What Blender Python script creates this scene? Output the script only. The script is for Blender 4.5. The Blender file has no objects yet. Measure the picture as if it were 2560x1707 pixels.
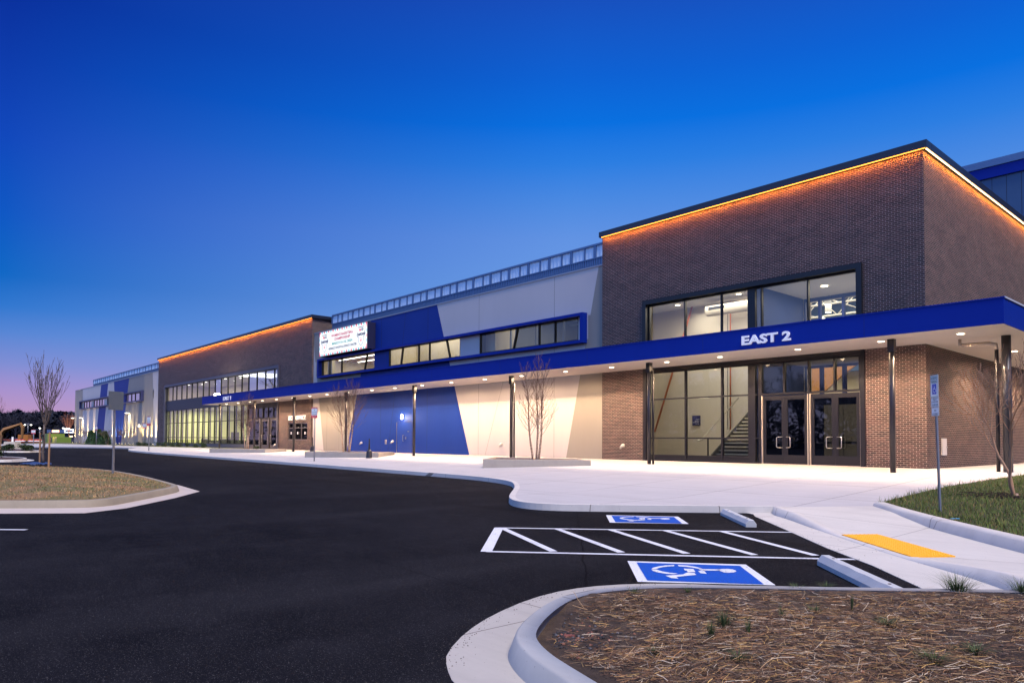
import bpy, bmesh, math, random
from mathutils import Vector, noise
import numpy as np
random.seed(7)
scn = bpy.context.scene
# ------------------------------------------------------------------ camera
HC = 1.55
FPX, CX, CY = 1775.516, 1280.0, 1043.83        # focal length and principal point in photo pixels
cF = np.array([-0.74726699, 0.66373175, 0.03243786])
cR = np.array([0.66420523, 0.74752982, 0.00552953])
cU = np.array([0.02057814, -0.02567743, 0.99945846])
cam = bpy.data.cameras.new('camera'); camo = bpy.data.objects.new('camera', cam)
scn.collection.objects.link(camo); scn.camera = camo
from mathutils import Matrix
m = Matrix(((cR[0], cU[0], -cF[0], 0), (cR[1], cU[1], -cF[1], 0), (cR[2], cU[2], -cF[2], HC), (0, 0, 0, 1)))
camo.matrix_world = m
cam.lens = 24.968; cam.sensor_width = 36; cam.shift_y = 0.07435; cam.clip_start = 0.1; cam.clip_end = 4000
# ------------------------------------------------------------------ dusk sky
w = bpy.data.worlds.new("World"); scn.world = w; w.use_nodes = True
nt = w.node_tree; nt.nodes.clear()
def srgb(r, g, b):
    f = lambda c: (c/255/12.92) if c/255 <= .04045 else ((c/255+.055)/1.055)**2.4
    return (f(r), f(g), f(b), 1)
def N(nt, t, **k):
    n = nt.nodes.new(t)
    for a, v in k.items(): setattr(n, a, v)
    return n
def mth(nt, op, a, b=None, c=None, clamp=False):
    n = nt.nodes.new('ShaderNodeMath'); n.operation = op; n.use_clamp = clamp
    for i, v in enumerate((a, b, c)):
        if v is None: continue
        if isinstance(v, (int, float)): n.inputs[i].default_value = v
        else: nt.links.new(v, n.inputs[i])
    return n.outputs[0]
def ramp(nt, fac, pts, interp='LINEAR'):
    n = nt.nodes.new('ShaderNodeValToRGB'); n.color_ramp.interpolation = interp
    e = n.color_ramp.elements
    while len(e) < len(pts): e.new(.5)
    for i, (p, c) in enumerate(pts):
        e[i].position = p; e[i].color = c if len(c) == 4 else (*c, 1)
    nt.links.new(fac, n.inputs[0]); return n.outputs[0]
def mix(nt, fac, a, b, blend='MIX'):
    n = nt.nodes.new('ShaderNodeMix'); n.data_type = 'RGBA'; n.blend_type = blend
    for i, v in ((0, fac), (6, a), (7, b)):
        if isinstance(v, (int, float)): n.inputs[i].default_value = v
        elif isinstance(v, tuple): n.inputs[i].default_value = v if len(v) == 4 else (*v, 1)
        else: nt.links.new(v, n.inputs[i])
    return n.outputs[2]
tc = N(nt, 'ShaderNodeTexCoord'); sp = N(nt, 'ShaderNodeSeparateXYZ')
nt.links.new(tc.outputs['Generated'], sp.inputs[0])
sx, sy, sz = sp.outputs
hl = mth(nt, 'SQRT', mth(nt, 'ADD', mth(nt, 'MULTIPLY', sx, sx), mth(nt, 'MULTIPLY', sy, sy)))
ax = mth(nt, 'DIVIDE', sx, mth(nt, 'MAXIMUM', hl, 1e-3)); ay = mth(nt, 'DIVIDE', sy, mth(nt, 'MAXIMUM', hl, 1e-3))
SKY_A = [(0, srgb(196, 178, 224)), (.10, srgb(140, 168, 230)), (.20, srgb(110, 157, 229)), (.275, srgb(98, 147, 227)), (.32, srgb(76, 138, 226)),
         (.365, srgb(44, 126, 226)), (.41, srgb(10, 112, 224)), (.46, srgb(14, 98, 212)), (.535, srgb(24, 80, 190)), (.75, srgb(50, 82, 175)), (1, srgb(60, 84, 170))]
SKY_B = [(0, srgb(200, 150, 184)), (.03, srgb(188, 150, 194)), (.055, srgb(168, 146, 206)), (.085, srgb(128, 142, 212)), (.12, srgb(88, 134, 213)), (.15, srgb(50, 120, 208)),
         (.185, srgb(18, 104, 198)), (.25, srgb(16, 88, 196)), (.33, srgb(18, 72, 188)), (.40, srgb(14, 60, 172)), (.47, srgb(10, 46, 154)), (1, srgb(35, 45, 120))]
ca = ramp(nt, sz, SKY_A); cb = ramp(nt, sz, SKY_B)
fl = N(nt, 'ShaderNodeMapRange'); nt.links.new(ay, fl.inputs[0]); fl.inputs[1].default_value = .72; fl.inputs[2].default_value = .10
base = mix(nt, fl.outputs[0], ca, cb)
# afterglow low in the sky on the sunset side, behind the photographer
bk = N(nt, 'ShaderNodeMapRange'); nt.links.new(ay, bk.inputs[0]); bk.inputs[1].default_value = .02; bk.inputs[2].default_value = -.75
glow = ramp(nt, sz, [(0, (.62, .55, .86)), (.12, (.52, .60, 1.15)), (.3, (.34, .74, 1.75)), (.6, (.18, .48, 1.45)), (1, (.07, .13, .50))])
base = mix(nt, bk.outputs[0], base, glow)
bg = N(nt, 'ShaderNodeBackground'); nt.links.new(base, bg.inputs[0]); bg.inputs[1].default_value = 1.0
wo = N(nt, 'ShaderNodeOutputWorld'); nt.links.new(bg.outputs[0], wo.inputs[0])
# soft steep light from the right, added to brighten the ground
sl = bpy.data.lights.new('sun', 'SUN'); sl.energy = 4.4; sl.angle = math.radians(22); sl.color = (1, .91, .88)
so = bpy.data.objects.new('sun', sl); scn.collection.objects.link(so)
so.rotation_euler = Vector((-.50, .10, -.86)).to_track_quat('-Z', 'Y').to_euler()
scn.view_settings.view_transform = 'Standard'; scn.view_settings.look = 'None'; scn.view_settings.exposure = 0; scn.view_settings.gamma = 1
scn.render.engine = 'CYCLES'
scn.cycles.max_bounces = 6; scn.cycles.transparent_max_bounces = 12; scn.cycles.sample_clamp_indirect = 4; scn.cycles.caustics_reflective = False

# ------------------------------------------------------------------ geometry from the surveyed photograph
def T(x, y): return max(0, min(1, (y-15)/11.6))*.53       # the lot rises gently to the building
def ray(u, v): return cF + cR*(u-CX)/FPX - cU*(v-CY)/FPX
def FY(u, v, y=26.6):
    d = ray(u, v); t = y/d[1]; return d[0]*t, HC+d[2]*t
def G(u, v, h=0.0):
    d = ray(u, v); lo, hi = .1, 3000
    for _ in range(50):
        q = (lo+hi)/2
        if HC+d[2]*q > T(d[0]*q, d[1]*q)+h: lo = q
        else: hi = q
    return (d[0]*q, d[1]*q)
def GZ(pts, o=(0, 0), s=1.0, h=0.0): return [G(o[0]+a*s, o[1]+b*s, h) for a, b in pts]
F0 = 26.6; ZB = .68
# ------------------------------------------------------------------ object helpers
COL = scn.collection
ROOT = {}
def rootloc(p):
    while p is not None:
        if p.name in ROOT: return ROOT[p.name]
        p = p.parent
    return Vector((0, 0, 0))
def tag(o, label=None, cat=None, group=None, kind=None):
    if label: o['label'] = label
    if cat: o['category'] = cat
    if group: o['group'] = group
    if kind: o['kind'] = kind
    return o
def thing(name, loc, label, cat, group=None):
    o = bpy.data.objects.new(name, None); COL.objects.link(o); o.location = loc; o.empty_display_size = .2
    ROOT[o.name] = Vector(loc); return tag(o, label, cat, group)
def obj(name, bm, mat, parent=None, smooth=False):
    me = bpy.data.meshes.new(name)
    if parent is None:
        if len(bm.verts):
            xs = [v.co for v in bm.verts]
            off = Vector(((min(c.x for c in xs)+max(c.x for c in xs))/2, (min(c.y for c in xs)+max(c.y for c in xs))/2, min(c.z for c in xs)))
        else: off = Vector()
    else: off = rootloc(parent)
    bmesh.ops.translate(bm, verts=bm.verts, vec=-off)
    bm.to_mesh(me); bm.free()
    if smooth: me.polygons.foreach_set('use_smooth', [True]*len(me.polygons))
    for mm in (mat if isinstance(mat, (list, tuple)) else [mat]): me.materials.append(mm)
    o = bpy.data.objects.new(name, me); COL.objects.link(o)
    if parent is None: o.location = off; ROOT[o.name] = off.copy()
    else: o.parent = parent
    return o
def struct(name, bm, mat, smooth=False):
    o = obj(name, bm, mat, None, smooth); o['kind'] = 'structure'; return o
def copy_tree(o, loc=None, rz=None, parent=None, sc=None):
    c = o.copy(); COL.objects.link(c)
    if parent is not None: c.parent = parent
    if loc is not None: c.location = loc; ROOT[c.name] = Vector(loc)
    if rz is not None: c.rotation_euler = (0, 0, rz)
    if sc is not None: c.scale = (sc, sc, sc)
    for ch in list(o.children): copy_tree(ch, parent=c)
    return c
def BM(): return bmesh.new()
def box(bm, x0, x1, y0, y1, z0, z1, bev=0, mi=0):
    vs = [bm.verts.new(p) for p in ((x0, y0, z0), (x1, y0, z0), (x1, y1, z0), (x0, y1, z0), (x0, y0, z1), (x1, y0, z1), (x1, y1, z1), (x0, y1, z1))]
    fs = [bm.faces.new([vs[i] for i in f]) for f in ((3, 2, 1, 0), (4, 5, 6, 7), (0, 1, 5, 4), (1, 2, 6, 5), (2, 3, 7, 6), (3, 0, 4, 7))]
    for f in fs: f.material_index = mi
    if bev:
        es = list({e for f in fs for e in f.edges})
        bmesh.ops.bevel(bm, geom=es, offset=bev, segments=2, affect='EDGES', profile=.6)
    return fs
def B(*a, **k):
    bm = BM(); box(bm, *a, **k); return bm
def rbox(bm, cx, cy, z0, z1, lx, ly, ang, bev=0, mi=0):
    """box turned about the vertical"""
    n0 = len(bm.verts); b2 = BM(); box(b2, -lx/2, lx/2, -ly/2, ly/2, z0, z1, bev, mi)
    bmesh.ops.rotate(b2, verts=b2.verts, cent=(0, 0, 0), matrix=Matrix.Rotation(ang, 3, 'Z'))
    bmesh.ops.translate(b2, verts=b2.verts, vec=(cx, cy, 0))
    tmp = bpy.data.meshes.new('t'); b2.to_mesh(tmp); b2.free(); bm.from_mesh(tmp); bpy.data.meshes.remove(tmp)
def prism_xz(bm, pts, y0, y1, mi=0):
    """polygon drawn in X,Z and given depth in Y; pts may wind either way"""
    a = sum(pts[i][0]*pts[(i+1) % len(pts)][1]-pts[(i+1) % len(pts)][0]*pts[i][1] for i in range(len(pts)))
    if a < 0: pts = pts[::-1]
    n = len(pts)
    f = [bm.verts.new((x, y0, z)) for x, z in pts]; b = [bm.verts.new((x, y1, z)) for x, z in pts]
    fs = [bm.faces.new(f), bm.faces.new(b[::-1])]
    for i in range(n): fs.append(bm.faces.new((f[i], b[i], b[(i+1) % n], f[(i+1) % n])))
    for q in fs: q.material_index = mi
    return fs
def prism_xy(bm, pts, z0, z1, mi=0):
    a = sum(pts[i][0]*pts[(i+1) % len(pts)][1]-pts[(i+1) % len(pts)][0]*pts[i][1] for i in range(len(pts)))
    if a < 0: pts = pts[::-1]
    n = len(pts)
    t = [bm.verts.new((x, y, z1)) for x, y in pts]; b = [bm.verts.new((x, y, z0)) for x, y in pts]
    fs = [bm.faces.new(t), bm.faces.new(b[::-1])]
    for i in range(n): fs.append(bm.faces.new((b[i], b[(i+1) % n], t[(i+1) % n], t[i])))
    for q in fs: q.material_index = mi
    return fs
def tube(bm, pts, rs, n=8, cap=True, smooth=True, mi=0):
    pts = [Vector(p) for p in pts]
    if isinstance(rs, (int, float)): rs = [rs]*len(pts)
    rings = []; ref = None
    for i, p in enumerate(pts):
        d = (pts[min(i+1, len(pts)-1)]-pts[max(i-1, 0)]).normalized()
        if ref is None: ref = Vector((1, 0, 0)) if abs(d.x) < .8 else Vector((0, 1, 0))
        a = d.cross(ref)
        if a.length < 1e-4: a = d.cross(Vector((0, .3, 1)))
        a.normalize(); b = d.cross(a); ref = b.cross(d)*-1 if False else ref
        rings.append([bm.verts.new(p+(a*math.cos(2*math.pi*k/n)+b*math.sin(2*math.pi*k/n))*rs[i]) for k in range(n)])
    for i in range(len(rings)-1):
        for k in range(n):
            f = bm.faces.new((rings[i][k], rings[i][(k+1) % n], rings[i+1][(k+1) % n], rings[i+1][k])); f.smooth = smooth; f.material_index = mi
    if cap and n > 2:
        f = bm.faces.new(rings[0][::-1]); f.material_index = mi
        f = bm.faces.new(rings[-1]); f.material_index = mi
def disc(bm, c, r, z, n=20, dz=.01):
    prism_xy(bm, [(c[0]+r*math.cos(2*math.pi*k/n), c[1]+r*math.sin(2*math.pi*k/n)) for k in range(n)], z, z+dz)
def ground(bm, pts, h, th=None, mi=0):
    """area of ground following the slope of the lot at height h above it, with skirts th deep"""
    a = sum(pts[i][0]*pts[(i+1) % len(pts)][1]-pts[(i+1) % len(pts)][0]*pts[i][1] for i in range(len(pts)))
    if a < 0: pts = pts[::-1]
    b2 = BM(); vs = [b2.verts.new((x, y, 0)) for x, y in pts]; b2.faces.new(vs)
    bmesh.ops.triangulate(b2, faces=b2.faces[:])
    for yy in (15.0, 26.6):
        bmesh.ops.bisect_plane(b2, geom=b2.verts[:]+b2.edges[:]+b2.faces[:], plane_co=(0, yy, 0), plane_no=(0, 1, 0))
    for v in b2.verts: v.co.z = T(v.co.x, v.co.y)+h
    if th:
        ed = [e for e in b2.edges if e.is_boundary]
        r = bmesh.ops.extrude_edge_only(b2, edges=ed)
        for v in [g for g in r['geom'] if isinstance(g, bmesh.types.BMVert)]: v.co.z -= th
    bmesh.ops.recalc_face_normals(b2, faces=b2.faces[:])
    up = [f for f in b2.faces if abs(f.normal.z) > .7]
    if up and up[0].normal.z < 0: bmesh.ops.reverse_faces(b2, faces=b2.faces[:])
    for f in b2.faces: f.material_index = mi
    tmp = bpy.data.meshes.new('t'); b2.to_mesh(tmp); b2.free(); bm.from_mesh(tmp); bpy.data.meshes.remove(tmp)
def offs(path, d, closed=False):
    """polyline moved sideways by d (left positive)"""
    out = []; n = len(path)
    for i in range(n):
        p0 = path[(i-1) % n] if closed or i else path[0]; p1 = path[(i+1) % n] if closed or i < n-1 else path[-1]
        a = Vector((path[i][0]-p0[0], path[i][1]-p0[1])) ; b = Vector((p1[0]-path[i][0], p1[1]-path[i][1]))
        if a.length < 1e-6: a = b
        if b.length < 1e-6: b = a
        a.normalize(); b.normalize(); t = (a+b).normalized(); nrm = Vector((-t.y, t.x)); k = max(.4, t.dot(a))
        out.append((path[i][0]+nrm.x*d/k, path[i][1]+nrm.y*d/k))
    return out
def smoothpath(p, it=2, closed=False):
    for _ in range(it):
        q = [] if closed else [p[0]]
        n = len(p)
        for i in range(n if closed else n-1):
            a, b = p[i], p[(i+1) % n]
            q += [(.75*a[0]+.25*b[0], .75*a[1]+.25*b[1]), (.25*a[0]+.75*b[0], .25*a[1]+.75*b[1])]
        if not closed: q.append(p[-1])
        p = q
    return p
def profile(bm, path, prof, closed=False):
    """sweep a list of (offset, height) along a ground path (height above the sloping lot)"""
    lines = [offs(path, o, closed) for o, _ in prof]
    R = [[bm.verts.new((x, y, (hh(i) if callable(hh) else hh)+T(x, y))) for i, (x, y) in enumerate(l)] for l, (_, hh) in zip(lines, prof)]
    n = len(path)
    for j in range(len(R)-1):
        for i in range(n if closed else n-1):
            k = (i+1) % n
            f = bm.faces.new((R[j][i], R[j][k], R[j+1][k], R[j+1][i]))
            f.normal_update()
            if f.normal.z < -.01: f.normal_flip()
def text_mesh(txt, size, depth, bold=0.0, align='CENTER', sx=1.0, spacing=1.0):
    cu = bpy.data.curves.new('t', 'FONT'); cu.body = txt; cu.size = size; cu.extrude = depth/2; cu.offset = bold*size
    cu.align_x = align; cu.align_y = 'CENTER'; cu.space_character = spacing; cu.resolution_u = 3
    o = bpy.data.objects.new('t', cu); COL.objects.link(o)
    bpy.context.view_layer.update()
    me = bpy.data.meshes.new_from_object(o); bpy.data.objects.remove(o); bpy.data.curves.remove(cu)
    bm = BM(); bm.from_mesh(me); bpy.data.meshes.remove(me)
    for v in bm.verts: v.co.x *= sx
    return bm
def text_at(bm, txt, size, M, depth=.004, bold=0.0, align='CENTER', sx=1.0, mi=0, fit=None, spacing=1.0):
    """fit=(w,h): scale the written text to that box"""
    t = text_mesh(txt, size, depth, bold, align, sx, spacing)
    xs = [v.co.x for v in t.verts]; ys = [v.co.y for v in t.verts]
    if fit:
        W = max(xs)-min(xs); H = max(ys)-min(ys); mx = (max(xs)+min(xs))/2; my = (max(ys)+min(ys))/2
        for v in t.verts: v.co.x = (v.co.x-mx)*fit[0]/W; v.co.y = (v.co.y-my)*(fit[1]/H if fit[1] else 1)
    for f in t.faces: f.material_index = mi
    bmesh.ops.transform(t, matrix=M, verts=t.verts)
    tmp = bpy.data.meshes.new('t'); t.to_mesh(tmp); t.free(); bm.from_mesh(tmp); bpy.data.meshes.remove(tmp)
def MF(x, y, z): # frame for writing on a wall that faces -y
    return Matrix.Translation((x, y, z)) @ Matrix.Rotation(math.pi/2, 4, 'X')
# ------------------------------------------------------------------ materials
MATS = {}
def mat(name, col, rough=.6, metal=0, var=0, vscale=3.0, bump=0, bscale=60, emit=None, es=1.0, spec=.5):
    if name in MATS: return MATS[name]
    mm = bpy.data.materials.new(name); mm.use_nodes = True; nt = mm.node_tree; p = nt.nodes['Principled BSDF']
    p.inputs['Base Color'].default_value = (*col, 1); p.inputs['Roughness'].default_value = rough; p.inputs['Metallic'].default_value = metal
    p.inputs['Specular IOR Level'].default_value = spec
    g = N(nt, 'ShaderNodeNewGeometry')
    if var:
        nz = N(nt, 'ShaderNodeTexNoise'); nz.inputs['Scale'].default_value = vscale; nz.inputs['Detail'].default_value = 6; nz.inputs['Roughness'].default_value = .65
        nt.links.new(g.outputs['Position'], nz.inputs['Vector'])
        c = mix(nt, nz.outputs[0], tuple(x*(1-var) for x in col), tuple(min(1, x*(1+var)) for x in col))
        nt.links.new(c, p.inputs['Base Color'])
    if bump:
        nz = N(nt, 'ShaderNodeTexNoise'); nz.inputs['Scale'].default_value = bscale; nz.inputs['Detail'].default_value = 4
        nt.links.new(g.outputs['Position'], nz.inputs['Vector'])
        b = N(nt, 'ShaderNodeBump'); b.inputs['Strength'].default_value = bump; b.inputs['Distance'].default_value = .02
        nt.links.new(nz.outputs[0], b.inputs['Height']); nt.links.new(b.outputs[0], p.inputs['Normal'])
    if emit:
        p.inputs['Emission Color'].default_value = (*emit, 1); p.inputs['Emission Strength'].default_value = es
    MATS[name] = mm; return mm
def node_mat(name):
    mm = bpy.data.materials.new(name); mm.use_nodes = True; MATS[name] = mm
    nt = mm.node_tree; return mm, nt, nt.nodes['Principled BSDF'], N(nt, 'ShaderNodeNewGeometry').outputs['Position']
def noise_fac(nt, pos, scale, detail=6, rough=.6, stretch=None):
    nz = N(nt, 'ShaderNodeTexNoise'); nz.inputs['Scale'].default_value = scale; nz.inputs['Detail'].default_value = detail; nz.inputs['Roughness'].default_value = rough
    if stretch:
        mp = N(nt, 'ShaderNodeMapping'); mp.inputs['Scale'].default_value = stretch; nt.links.new(pos, mp.inputs[0]); pos = mp.outputs[0]
    nt.links.new(pos, nz.inputs['Vector']); return nz.outputs[0]
def bump(nt, p, h, st, dist=.01):
    b = N(nt, 'ShaderNodeBump'); b.inputs['Strength'].default_value = st; b.inputs['Distance'].default_value = dist
    nt.links.new(h, b.inputs['Height']); nt.links.new(b.outputs[0], p.inputs['Normal'])
# brick: courses 67.7 mm, dark brown with light mortar
def brick_mat():
    mm, nt, p, pos = node_mat('brick')
    s = N(nt, 'ShaderNodeSeparateXYZ'); nt.links.new(pos, s.inputs[0])
    c = N(nt, 'ShaderNodeCombineXYZ'); nt.links.new(mth(nt, 'ADD', s.outputs[0], s.outputs[1]), c.inputs[0]); nt.links.new(s.outputs[2], c.inputs[1])
    b = N(nt, 'ShaderNodeTexBrick'); nt.links.new(c.outputs[0], b.inputs[0]); b.offset = .5
    b.inputs['Scale'].default_value = 1; b.inputs['Brick Width'].default_value = .2032; b.inputs['Row Height'].default_value = .0677
    b.inputs['Mortar Size'].default_value = .0068; b.inputs['Mortar Smooth'].default_value = .15; b.inputs['Bias'].default_value = 0
    b.inputs['Color1'].default_value = (.016, .010, .012, 1); b.inputs['Color2'].default_value = (.075, .034, .031, 1); b.inputs['Mortar'].default_value = (.38, .31, .27, 1)
    n1 = noise_fac(nt, pos, 9, 5); col = mix(nt, .5, b.outputs[0], mix(nt, n1, (.55, .5, .5), (1.3, 1.25, 1.2)), 'MULTIPLY')
    col = mix(nt, 1.0, b.outputs[0], mix(nt, n1, (.60, .6, .62), (1.4, 1.35, 1.32)), 'MULTIPLY')
    n3 = noise_fac(nt, pos, .9, 5, .7, (1, 1, 2.5)); col = mix(nt, 1.0, col, mix(nt, ramp(nt, n3, [(.3, (0, 0, 0)), (.7, (1, 1, 1))]), (.72, .72, .76), (1.28, 1.24, 1.22)), 'MULTIPLY')
    nt.links.new(col, p.inputs['Base Color']); p.inputs['Roughness'].default_value = .75
    n2 = noise_fac(nt, pos, 14, 3, .6, (.5, .5, 1.6))
    hgt = mth(nt, 'ADD', mth(nt, 'MULTIPLY', mth(nt, 'SUBTRACT', 1.0, b.outputs['Fac']), .7), mth(nt, 'MULTIPLY', n2, .9))
    bump(nt, p, hgt, .9, .012)
    return mm
brick = brick_mat()
def asphalt_mat():
    mm, nt, p, pos = node_mat('asphalt')
    n1 = noise_fac(nt, pos, .22, 6, .7); n2 = noise_fac(nt, pos, 1.7, 7, .75); n3 = noise_fac(nt, pos, 42, 3, .6); n4 = noise_fac(nt, pos, 110, 2, .5)
    c = mix(nt, ramp(nt, n1, [(.35, (0, 0, 0)), (.65, (1, 1, 1))]), (.0045, .0045, .0065), (.0115, .0112, .014))
    c = mix(nt, ramp(nt, n2, [(.5, (0, 0, 0)), (.72, (.8, .8, .8))]), c, (.017, .0165, .020))
    wear = noise_fac(nt, pos, .35, 4, .6, (1, .10, 1)); c = mix(nt, ramp(nt, wear, [(.52, (0, 0, 0)), (.70, (.6, .6, .6))]), c, (.021, .0205, .024))
    arc = noise_fac(nt, pos, .5, 3, .5, (.12, 1.3, 1)); c = mix(nt, ramp(nt, arc, [(.58, (0, 0, 0)), (.66, (.5, .5, .5)), (.74, (0, 0, 0))]), c, (.003, .003, .004))
    c = mix(nt, mth(nt, 'MULTIPLY', ramp(nt, n3, [(.60, (0, 0, 0)), (.68, (1, 1, 1))]), .6), c, (.075, .07, .072))
    c = mix(nt, mth(nt, 'MULTIPLY', ramp(nt, n4, [(.66, (0, 0, 0)), (.72, (1, 1, 1))]), .8), c, (.30, .28, .28))
    s = N(nt, 'ShaderNodeSeparateXYZ'); nt.links.new(pos, s.inputs[0])
    # paving seams: a straight cold joint across the lot and one along the stalls
    w1 = mth(nt, 'MULTIPLY', mth(nt, 'SUBTRACT', noise_fac(nt, pos, 1.3, 3), .5), .12)
    for (ca_, sa_, off, wd) in ((.72, .694, .22, .012), (.05, 1.0, 8.6, .010), (.05, 1.0, 4.4, .008)):
        d = mth(nt, 'ABSOLUTE', mth(nt, 'ADD', mth(nt, 'SUBTRACT', mth(nt, 'ADD', mth(nt, 'MULTIPLY', s.outputs[0], ca_), mth(nt, 'MULTIPLY', s.outputs[1], sa_)), off), w1))
        c = mix(nt, mth(nt, 'MULTIPLY', mth(nt, 'LESS_THAN', d, wd), .7), c, (.002, .002, .003))
    nt.links.new(c, p.inputs['Base Color']); p.inputs['Roughness'].default_value = .8; p.inputs['Specular IOR Level'].default_value = .02
    bump(nt, p, mth(nt, 'ADD', noise_fac(nt, pos, 60, 3, .6), mth(nt, 'MULTIPLY', n3, .8)), .8, .014); return mm
asphalt = asphalt_mat()
def concrete_mat(name, base, joints=True, var=.12, jw=.012, step=3.05):
    mm, nt, p, pos = node_mat(name)
    n1 = noise_fac(nt, pos, .6, 6, .65); n2 = noise_fac(nt, pos, 14, 5, .7)
    st = noise_fac(nt, pos, 1.6, 4, .6, (.25, 2.2, 1))
    c = mix(nt, n1, tuple(x*(1-var) for x in base), tuple(x*(1+var) for x in base))
    c = mix(nt, mth(nt, 'MULTIPLY', n2, .35), c, tuple(x*.72 for x in base))
    c = mix(nt, ramp(nt, st, [(.5, (0, 0, 0)), (.72, (.42, .42, .42))]), c, tuple(x*.72 for x in base))
    sk = ramp(nt, noise_fac(nt, pos, 40, 2, .5), [(.70, (0, 0, 0)), (.76, (1, 1, 1))]); c = mix(nt, mth(nt, 'MULTIPLY', sk, .6), c, (.08, .075, .07))
    if joints:
        s = N(nt, 'ShaderNodeSeparateXYZ'); nt.links.new(pos, s.inputs[0])
        j = None
        for k, a in enumerate((s.outputs[0], s.outputs[1])):
            fr = mth(nt, 'FRACT', mth(nt, 'DIVIDE', mth(nt, 'ADD', a, 100.6), step)); d = mth(nt, 'LESS_THAN', mth(nt, 'ABSOLUTE', mth(nt, 'SUBTRACT', fr, .5)), jw/step)
            j = d if j is None else mth(nt, 'MAXIMUM', j, d)
        c = mix(nt, mth(nt, 'MULTIPLY', j, .85), c, (.09, .075, .065))
    nt.links.new(c, p.inputs['Base Color']); p.inputs['Roughness'].default_value = .8
    bump(nt, p, noise_fac(nt, pos, 160, 3, .6), .15, .004); return mm
plazam = concrete_mat('plaza_concrete', (.47, .445, .44))
kerbm = concrete_mat('kerb_concrete', (.58, .54, .50), True, .16, .007)
oldkerb = concrete_mat('weathered_concrete', (.30, .25, .18), False, .35)
bedkerbm = concrete_mat('bed_kerb_concrete', (.40, .39, .375), True, .2, .007); bedgutm = concrete_mat('bed_gutter_concrete', (.42, .385, .34), True, .22, .007)  # darker copies of the kerb and gutter concrete; lens falloff put into colour
gutterm = concrete_mat('gutter_concrete', (.57, .53, .475), True, .18, .007)
planterm = concrete_mat('planter_concrete', (.40, .35, .29), False, .12)
def panel_mat(name, col, var=.07, rough=.55):
    mm, nt, p, pos = node_mat(name)
    n1 = noise_fac(nt, pos, .7, 4, .6, (1, 1, .25)); n2 = noise_fac(nt, pos, 60, 3, .6)
    c = mix(nt, n1, tuple(x*(1-var) for x in col), tuple(min(1, x*(1+var)) for x in col))
    nt.links.new(c, p.inputs['Base Color']); p.inputs['Roughness'].default_value = rough; bump(nt, p, n2, .25, .006); p.inputs['Specular IOR Level'].default_value = .2; return mm
white = panel_mat('white_panel', (.56, .52, .50)); beige = panel_mat('beige_panel', (.30, .275, .24)); navy = panel_mat('navy_panel', (.006, .034, .24), .1)
blue_metal = mat('blue_metal', (.001, .020, .26), .5, .0, .08, 1.5, spec=.15); joint = mat('joint_dark', (.02, .02, .03), .9)  # joint is a plain dark tone for the panel joints
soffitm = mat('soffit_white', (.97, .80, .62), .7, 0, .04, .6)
black = mat('black_frame', (.009, .010, .014), .42, .2, .1); dark = mat('dark_bronze', (.010, .0095, .014), .42, .2, .12, 5)
capm = mat('dark_cap', (.02, .024, .04), .4, .3, .1); steelgrey = mat('column_steel', (.045, .045, .052), .35, .5, .15, 4)
galv = mat('galvanised_steel', (.30, .31, .34), .45, .7, .2, 20); chrome = mat('brushed_steel', (.62, .58, .52), .3, .9)
joint_w = mat('panel_joint', (.16, .14, .13), .9)
def glass_mat(name, tint, r0):
    mm = bpy.data.materials.new(name); mm.use_nodes = True; nt = mm.node_tree; nt.nodes.clear(); MATS[name] = mm
    o = N(nt, 'ShaderNodeOutputMaterial'); mx = N(nt, 'ShaderNodeMixShader'); t = N(nt, 'ShaderNodeBsdfTransparent'); gl = N(nt, 'ShaderNodeBsdfGlossy')
    t.inputs[0].default_value = (*tint, 1); gl.inputs['Roughness'].default_value = .015; gl.inputs[0].default_value = (.9, .95, 1, 1)
    fr = N(nt, 'ShaderNodeFresnel'); fr.inputs['IOR'].default_value = 1.5
    f = mth(nt, 'ADD', mth(nt, 'MULTIPLY', fr.outputs[0], 1.0), r0, clamp=True)
    nt.links.new(f, mx.inputs[0]); nt.links.new(t.outputs[0], mx.inputs[1]); nt.links.new(gl.outputs[0], mx.inputs[2]); nt.links.new(mx.outputs[0], o.inputs[0]); return mm
glass = glass_mat('window_glass', (.80, .84, .80), .03); glass_dark = glass_mat('tinted_glass', (.10, .11, .13), .06); glass_mirror = glass_mat('reflective_glass', (.30, .33, .36), .42)
def em(name, col, s): return mat(name, (.02, .02, .02), .5, emit=col, es=s)
warm = em('warm_lamp', (1, .82, .58), 12); cool = em('white_lamp', (1, .93, .82), 8); led = em('amber_led', (1, .30, .04), 8); led_w = em('led_strip_core', (1, .62, .28), 6)
int_wall = mat('interior_plaster', (.62, .56, .46), .8, 0, .04, 1); int_ceil = mat('interior_ceiling', (.62, .60, .58), .9); int_floor = mat('interior_floor', (.20, .18, .16), .4)
int_blue = mat('interior_blue_wall', (.03, .06, .20), .6, 0, .1, 1); wood = mat('interior_wood_panel', (.50, .24, .08), .5, 0, .2, 8)
int_green = mat('interior_olive_wall', (.50, .50, .26), .8, 0, .06, 1)
orange_rod = mat('orange_brace', (.50, .14, .04), .5)
white_letter = mat('white_letter', (.85, .85, .88), .4, emit=(1, .95, .95), es=.15)
white_letter_lit = mat('lit_white_letter', (.85, .85, .85), .4, emit=(1, .93, .84), es=.25)
paint_w = None
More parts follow.
